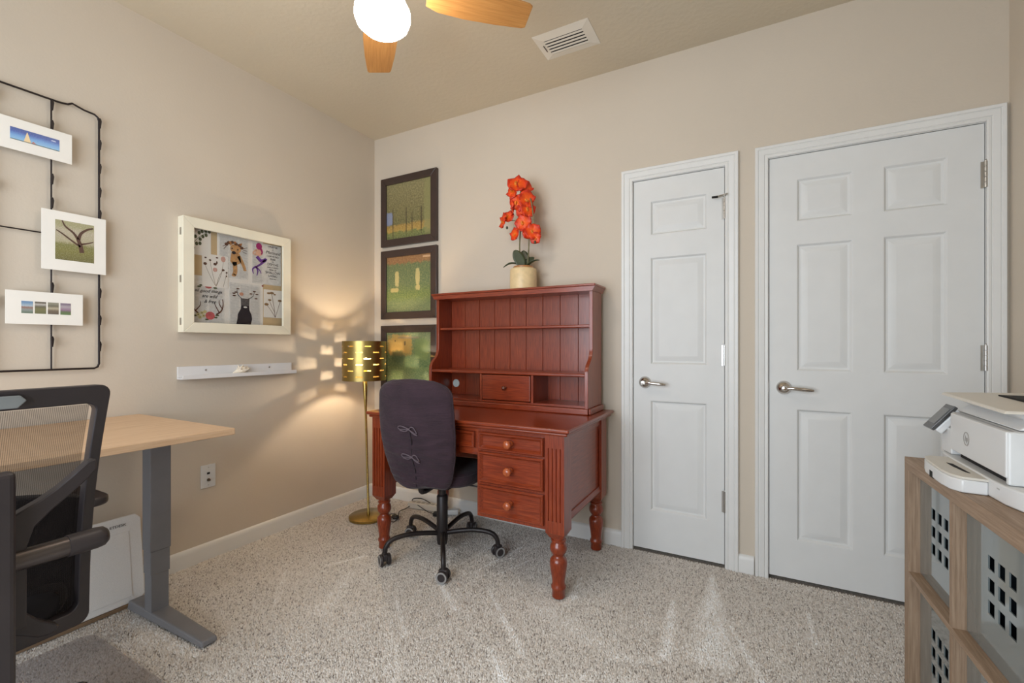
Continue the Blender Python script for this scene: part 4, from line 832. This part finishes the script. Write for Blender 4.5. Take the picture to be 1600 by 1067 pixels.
# ------------------------------------------------------------------ picture ledge, shell, wall plate
lg_ = thing('picture_ledge', 'narrow white picture ledge under the shadow box', 'shelf', (.03, -1.03, .966))
ledge_m = mat('ledge_white', (226, 225, 226), .4, var=.01)
ly0, ly1 = -1.346, -.712
B().box(.001, .011, ly0, ly1, .970, 1.026).build('back_plate', ledge_m, lg_, 0, bevel=.001)
B().box(.001, .058, ly0, ly1, .962, .9695).build('bottom_plate', ledge_m, lg_, 0, bevel=.001)
B().box(.053, .060, ly0, ly1, .962, .982).build('front_lip', ledge_m, lg_, 0, bevel=.001)
for y in (-1.215, -.86): B().lathe([(0, .0112), (.005, .0112), (.004, .0135), (0, .0135)], (0, y, 1.004), 12, 'x').build('screw', steel, lg_, 40)
sl_ = thing('seashell', 'small spiky cream seashell resting on the picture ledge', 'seashell', (.032, -1.04, .9695))
sh_m = mat('shell_cream', (236, 222, 204), .5, bump=.4, bscale=120, var=.1, vscale=40)
pr_ = [(.001, -.05), (.006, -.042), (.011, -.03), (.018, -.012), (.022, .002), (.019, .010), (.020, .014), (.014, .022), (.015, .026), (.009, .034), (.010, .037), (.004, .046), (.0005, .052)]
b = B().lathe(pr_, (0, 0, 0), 20, 'y'); b.xf(Matrix.Translation((.032, -1.04, .9925)) @ Matrix.Rotation(.25, 4, 'X')); b.build('spire', sh_m, sl_, 50)
b = B()
for k in range(11):
    a = -.2+k*.34; y = -1.04+(.012 if k % 2 else -.008); p = (.032+.016*math.cos(a), y, .9925+.016*math.sin(a)); q = (.032+.031*math.cos(a), y+.01*math.sin(k*2), .9925+.034*math.sin(a)) if math.sin(a) > -.1 else (.032+.024*math.cos(a), y, .9925+.018*math.sin(a))
    b.cyl(p, q, .006, .0012, 8)
for k in range(6):
    a = .3+k*.5; b.cyl((.032+.010*math.cos(a), -1.012, .996+.010*math.sin(a)), (.032+.019*math.cos(a), -1.006, .996+.020*math.sin(a)), .004, .001, 7)
b.build('spines', sh_m, sl_, 50)
wp = thing('wall_plate', 'white wall plate with phone and coax ports under the picture ledge', 'wall plate', (.003, -1.199, .378))
B().box(.0005, .006, -1.236, -1.162, .377, .499).build('plate', white_pl, wp, 0, bevel=.003)
B().box(.006, .0072, -1.206, -1.192, .448, .458).build('phone_port', dark_m, wp, 0)
B().lathe([(0, .006), (.008, .006), (.008, .010), (.006, .010), (.0055, .018), (0, .018)], (0, -1.199, .418), 12, 'x').build('coax_port', mat('gold_port', (120, 108, 92), .3, .9), wp, 30)
for z in (.484, .391): B().lathe([(0, .006), (.003, .006), (.002, .0075), (0, .0075)], (0, -1.199, z), 10, 'x').build('screw', steel, wp, 40)

# ------------------------------------------------------------------ cube shelf with glossy bins
SX, SY, SRZ = 3.002, -.640, math.radians(2.0)
cs_ = thing('cube_shelf', 'washed oak two by two cube shelf with the printer on top', 'shelf', (SX, SY, 0), rz=SRZ, world=False)
# local: x depth 0..0.39, y runs 0..-W towards the viewer
WD, DP, HT, TK, TI = .735, .385, .772, .038, .016
B().box(0, DP, -WD, 0, HT-TK, HT).build('top_panel', shelf_w, cs_, 0, bevel=.0015)
B().box(0, DP, -WD, 0, 0.002, TK).build('bottom_panel', shelf_w, cs_, 0, bevel=.0015)
B().box(0, DP, -TK, 0, TK, HT-TK).build('side_panel', shelf_wz, cs_, 0, bevel=.0015)
B().box(0, DP, -WD, -WD+TK, TK, HT-TK).build('side_panel', shelf_wz, cs_, 0, bevel=.0015)
ym = -.352; zm = .405
B().box(0.001, DP, ym-TI/2, ym+TI/2, zm+TI/2, HT-TK).build('upright_divider', shelf_wz, cs_, 0)
B().box(0.001, DP, ym-TI/2, ym+TI/2, TK, zm-TI/2).build('upright_divider', shelf_wz, cs_, 0)
B().box(0.0, DP, -WD+TK, -TK, zm-TI/2, zm+TI/2).build('middle_shelf', shelf_w, cs_, 0)
def bin_(ya, yb, za, zb, lab):
    t = thing('storage_bin', lab, 'storage bin', (SX, SY, 0), rz=SRZ, group='glossy grey bins in the cube shelf', world=False)
    x = .030; g_ = .003; ya += g_; yb -= g_; za += g_; zb -= g_*2; yc, zc_ = (ya+yb)/2, (za+zb)/2+.012; h_ = .0145; pt = .045
    ys = sorted([ya, yb]+[yc+k*pt+s*h_ for k in (-1, 0, 1) for s in (-1, 1)]); zs = sorted([za, zb]+[zc_+k*pt*1.15+s*h_*1.1 for k in (-1, 0, 1) for s in (-1, 1)])
    b = B()
    for i in range(7):
        for j in range(7):
            if i % 2 == 1 and j % 2 == 1: continue
            b.poly([(x, ys[i], zs[j]), (x, ys[i+1], zs[j]), (x, ys[i+1], zs[j+1]), (x, ys[i], zs[j+1])])
    bmesh.ops.remove_doubles(b.bm, verts=b.bm.verts, dist=1e-5)
    q = b.build('front_panel', bin_m, t, 0, solid=.003)
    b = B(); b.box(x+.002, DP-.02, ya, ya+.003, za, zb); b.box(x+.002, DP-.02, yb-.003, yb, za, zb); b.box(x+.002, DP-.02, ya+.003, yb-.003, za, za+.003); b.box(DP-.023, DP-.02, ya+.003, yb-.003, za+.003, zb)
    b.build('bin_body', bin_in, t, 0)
bin_(ym+TI/2, -TK, zm+TI/2, HT-TK, 'glossy grey bin with nine square holes, upper cell nearest the door')
bin_(ym+TI/2, -TK, TK, zm-TI/2, 'glossy grey bin with nine square holes, lower cell nearest the door')
bin_(-WD+TK, ym-TI/2, zm+TI/2, HT-TK, 'glossy grey bin with nine square holes, upper cell farther from the door')
bin_(-WD+TK, ym-TI/2, TK, zm-TI/2, 'glossy grey bin with nine square holes, lower cell farther from the door')

# ------------------------------------------------------------------ printer
pt_ = thing('printer', 'white all-in-one inkjet printer on the cube shelf', 'printer', (3.22, -.93, .772))
Z = .772
base = [(3.066, -1.055), (3.070, -1.12), (3.082, -1.165), (3.105, -1.195), (3.14, -1.208), (3.40, -1.215), (3.40, -.665), (3.14, -.665), (3.105, -.675), (3.082, -.70), (3.068, -.74), (3.064, -.80)]
B().prism(base, 'z', Z+.001, Z+.043).build('base', white_pl, pt_, 30, bevel=.004, seg=3)
tray = [(3.066, -.80), (3.022, -.80), (3.008, -.815), (2.999, -.86), (2.998, -.98), (3.004, -1.025), (3.020, -1.048), (3.066, -1.053)]
tr = B().prism(tray, 'z', Z+.001, Z+.033).build('paper_tray', white_pl, pt_, 30, bevel=.003)
B().prism([(p[0]+.001, p[1]) for p in tray], 'z', Z+.0335, Z+.040).build('tray_cover', cream_pl, tr, 30, bevel=.0015)
B().prism([(3.035, -.89), (3.045, -.90), (3.050, -1.0), (3.043, -.99), (3.036, -.93)], 'z', Z+.0402, Z+.0412).build('tray_slot', dark_m, tr, 0)
B().prism([(2.9985, -.895), (2.9985, -.925), (3.003, -.93), (3.003, -.89)], 'z', Z+.0, Z+.018).build('pull_notch', dark_m, tr, 0)
fx_ = 3.075
B().box(fx_+.028, 3.39, -1.10, -.72, Z+.042, Z+.160).build('body', white_pl, pt_, 0, bevel=.004)
B().hexa([(fx_+.004, -1.112, Z+.044), (3.38, -1.108, Z+.044), (3.38, -1.098, Z+.044), (fx_+.004, -1.098, Z+.044)], [(fx_+.004, -1.112, Z+.165), (3.38, -1.108, Z+.165), (3.38, -1.098, Z+.165), (fx_+.004, -1.098, Z+.165)]).build('side_cover', mat('pale_grey_plastic', (214, 216, 216), .35), pt_, 0, bevel=.004)
fp = B().box(fx_, fx_+.02, -1.110, -.778, Z+.060, Z+.166).build('front_panel', white_pl, pt_, 0, bevel=.003)
B().box(fx_+.016, fx_+.0275, -1.07, -.80, Z+.0432, Z+.0595).build('output_slot', dark_m, pt_, 0)
B().box(fx_+.002, fx_+.03, -.775, -.70, Z+.044, Z+.118).build('pillar', white_pl, pt_, 0, bevel=.003)
B().box(fx_+.012, 3.38, -1.105, -.735, Z+.160, Z+.166).build('top_ledge', white_pl, pt_, 0, bevel=.002)
# logo: ring with slanted h and p strokes
lm = mat('logo_grey', (166, 160, 154), .35, .3); lx = fx_-.0012; lyc, lzc = -.893, Z+.110
b = B(); rsq = []
for k in range(28):
    a = 2*PI*k/28; rsq.append([(lx, lyc-math.cos(a)*r_, lzc+math.sin(a)*r_) for r_ in (.0165, .0185)]+[(lx+.001, lyc-math.cos(a)*r_, lzc+math.sin(a)*r_) for r_ in (.0185, .0165)])
b.rings(rsq, close=True); lo_ = b.build('logo', lm, fp, 0)
text('logo_letters', 'hp', lm, fp, (lx+.0003, lyc, lzc), .022, ROT_R, .95, .28)
B().box(3.068, 3.0685, -1.10, -1.075, Z+.029, Z+.032).build('model_print', mat('faint_print', (186, 184, 180), .6), pt_, 0)
# tilting control panel
Mp = Matrix.Translation((3.066, -.715, Z+.148)) @ Matrix.Rotation(math.radians(38), 4, 'Y') @ Matrix.Rotation(0, 4, 'Z')
# local panel plane: y width, z height, faces -x
b = B().box(0, .010, -.036, .036, -.046, .044); b.xf(Mp); cpn = b.build('control_panel', screen_rim, pt_, 0, bevel=.002)
b = B().box(-.0012, 0, -.027, .027, -.028, .030); b.xf(Mp); b.build('display', screen_m, cpn, 0)
b = B().box(.0105, .03, -.034, .034, -.042, .040); b.xf(Mp); b.build('panel_back', white_pl, cpn, 0, bevel=.004)
# scanner lid with raised sheet feeder tray
lid = B().prism([(3.10, Z+.168), (3.40, Z+.168), (3.40, Z+.195), (3.13, Z+.192)], 'y', -1.10, -.74).build('scanner_lid', white_pl, pt_, 20, bevel=.004)
b = B().hexa([(3.135, -1.06, Z+.182), (3.38, -1.09, Z+.190), (3.38, -.76, Z+.190), (3.135, -.78, Z+.182)], [(3.09, -1.085, Z+.206), (3.41, -1.14, Z+.216), (3.41, -.70, Z+.222), (3.09, -.715, Z+.212)])
b.build('feeder_bowl', white_pl, pt_, 0, bevel=.006, seg=3)
b = B().hexa([(3.075, -1.10, Z+.205), (3.42, -1.16, Z+.216), (3.42, -.68, Z+.222), (3.075, -.70, Z+.212)], [(3.080, -1.095, Z+.212), (3.42, -1.155, Z+.223), (3.42, -.68, Z+.229), (3.080, -.70, Z+.219)])
b.build('feeder_tray', cream_pl, pt_, 0, bevel=.002)
B().box(3.25, 3.40, -1.08, -.74, Z+.226, Z+.236).build('feeder_cover', cream_pl, pt_, 0, bevel=.003)
B().box(3.175, 3.248, -1.05, -.78, Z+.2175, Z+.2235).build('feeder_opening', dark_m, pt_, 0)
B().box(3.18, 3.24, -.94, -.915, Z+.2235, Z+.232).build('paper_guide', cream_pl, pt_, 0, bevel=.002)

# ------------------------------------------------------------------ ceiling fan
FX, FY, FZ = 1.428, -1.377, 2.40
fn_ = thing('ceiling_fan', 'oak blade ceiling fan with a glowing white globe light', 'ceiling fan', (FX, FY, FZ), world=True)
B().lathe([(0, RZ), (.07, RZ), (.068, RZ-.03), (.05, RZ-.05), (.02, RZ-.058), (0, RZ-.058)], (FX, FY, 0), 32).build('canopy', brass, fn_, 40)
B().cyl((FX, FY, 2.50), (FX, FY, RZ-.05), .013, n=16).build('downrod', brass, fn_, 50)
B().lathe([(0, 2.51), (.05, 2.51), (.095, 2.495), (.105, 2.47), (.105, 2.43), (.09, 2.415), (.07, 2.405), (.07, 2.375), (.058, 2.365), (.058, 2.345), (0, 2.345)], (FX, FY, 0), 40).build('motor_housing', brass, fn_, 40)
for k in range(4):
    a = math.radians(136+90*k); M_ = Matrix.Translation((FX, FY, FZ)) @ Matrix.Rotation(a, 4, 'Z') @ Matrix.Rotation(math.radians(-10.5), 4, 'X')
    o_ = [(.155, -.050), (.20, -.066), (.30, -.070), (.42, -.064), (.528, -.053), (.541, -.046), (.541, .046), (.528, .053), (.42, .064), (.30, .070), (.20, .066), (.155, .050)]
    bl = B().prism(o_, 'z', -.004, .004).build('blade', fan_wood, fn_, 0, bevel=.002) if False else None
    blade = B().prism(o_, 'z', -.004, .004); me_o = blade.build('blade', fan_wood, None, 0, bevel=.0015, rootless=True)
    me_o.parent = fn_; me_o.matrix_local = TM[fn_.name].inverted() @ M_
    ir = B(); ir.prism([(.07, -.014), (.15, -.016), (.20, -.034), (.235, -.030), (.235, .030), (.20, .034), (.15, .016), (.07, .014)], 'z', .0045, .009); io = ir.build('blade_iron', brass, None, 0, rootless=True); io.parent = me_o
gm2, gnt2, gb2 = _new('lit_globe'); gb2.inputs['Base Color'].default_value = (1, 1, 1, 1); gb2.inputs['Emission Color'].default_value = (1, .92, .83, 1); gb2.inputs['Emission Strength'].default_value = FAN_E
B().lathe([(.052, 2.348), (.060, 2.342), (.082, 2.325), (.094, 2.300), (.095, 2.278), (.087, 2.255), (.068, 2.237), (.040, 2.227), (.014, 2.224), (.0005, 2.2235)], (FX, FY, 0), 40).build('globe', gm2, fn_, 60, label='glowing white glass globe')

# ------------------------------------------------------------------ ceiling vent
v_ = thing('ceiling_vent', 'white slatted supply vent in the ceiling', 'vent', (1.716, -.37, 2.70))
vx0, vx1, vy0, vy1 = 1.567, 1.865, -.474, -.266; ins = .046
vm = mat('vent_white', (224, 218, 206), .5, var=.02)
for pl in ([(vx0, vy0), (vx1, vy0), (vx1-ins, vy0+ins), (vx0+ins, vy0+ins)], [(vx1, vy0), (vx1, vy1), (vx1-ins, vy1-ins), (vx1-ins, vy0+ins)], [(vx1, vy1), (vx0, vy1), (vx0+ins, vy1-ins), (vx1-ins, vy1-ins)], [(vx0, vy1), (vx0, vy0), (vx0+ins, vy0+ins), (vx0+ins, vy1-ins)]):
    q = B(); v0 = [q.bm.verts.new((p[0], p[1], RZ-.0005)) for p in pl]; zz = [RZ-.002, RZ-.002, RZ-.010, RZ-.010]; v1 = [q.bm.verts.new((p[0], p[1], zz[i])) for i, p in enumerate(pl)]
    q.bm.faces.new(v0); q.bm.faces.new(v1)
    for i in range(4): q.bm.faces.new((v0[i], v0[(i+1) % 4], v1[(i+1) % 4], v1[i]))
    q.build('frame_rail', vm, v_, 0)
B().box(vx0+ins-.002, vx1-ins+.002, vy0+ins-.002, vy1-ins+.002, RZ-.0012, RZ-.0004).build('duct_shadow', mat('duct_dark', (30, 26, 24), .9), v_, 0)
ny = 5
for k in range(ny):
    y = vy0+ins+.012+k*(vy1-vy0-2*ins-.022)/(ny-1); tl = .9 if k < 3 else -.5
    B().hexa([(vx0+ins, y-.0062, RZ-.0098), (vx1-ins, y-.0062, RZ-.0098), (vx1-ins, y+.0055, RZ-.0112), (vx0+ins, y+.0055, RZ-.0112)], [(vx0+ins, y-.0062, RZ-.0088), (vx1-ins, y-.0062, RZ-.0088), (vx1-ins, y+.0055, RZ-.0102), (vx0+ins, y+.0055, RZ-.0102)]).build('slat', vm, v_, 0)
B().box(vx0+.030, vx0+.033, -.395, -.345, RZ-.012, RZ-.008).build('damper_lever', mat('lever_dark', (96, 84, 76), .5), v_, 0)

# lettering becomes real mesh
bpy.context.view_layer.update(); dg = bpy.context.evaluated_depsgraph_get()
for o_ in TEXTS:
    me = bpy.data.meshes.new_from_object(o_.evaluated_get(dg)); nm = o_.name; q = bpy.data.objects.new(nm, me)
    q.parent = o_.parent; q.matrix_local = o_.matrix_local.copy(); C.objects.link(q); bpy.data.objects.remove(o_); q.name = nm
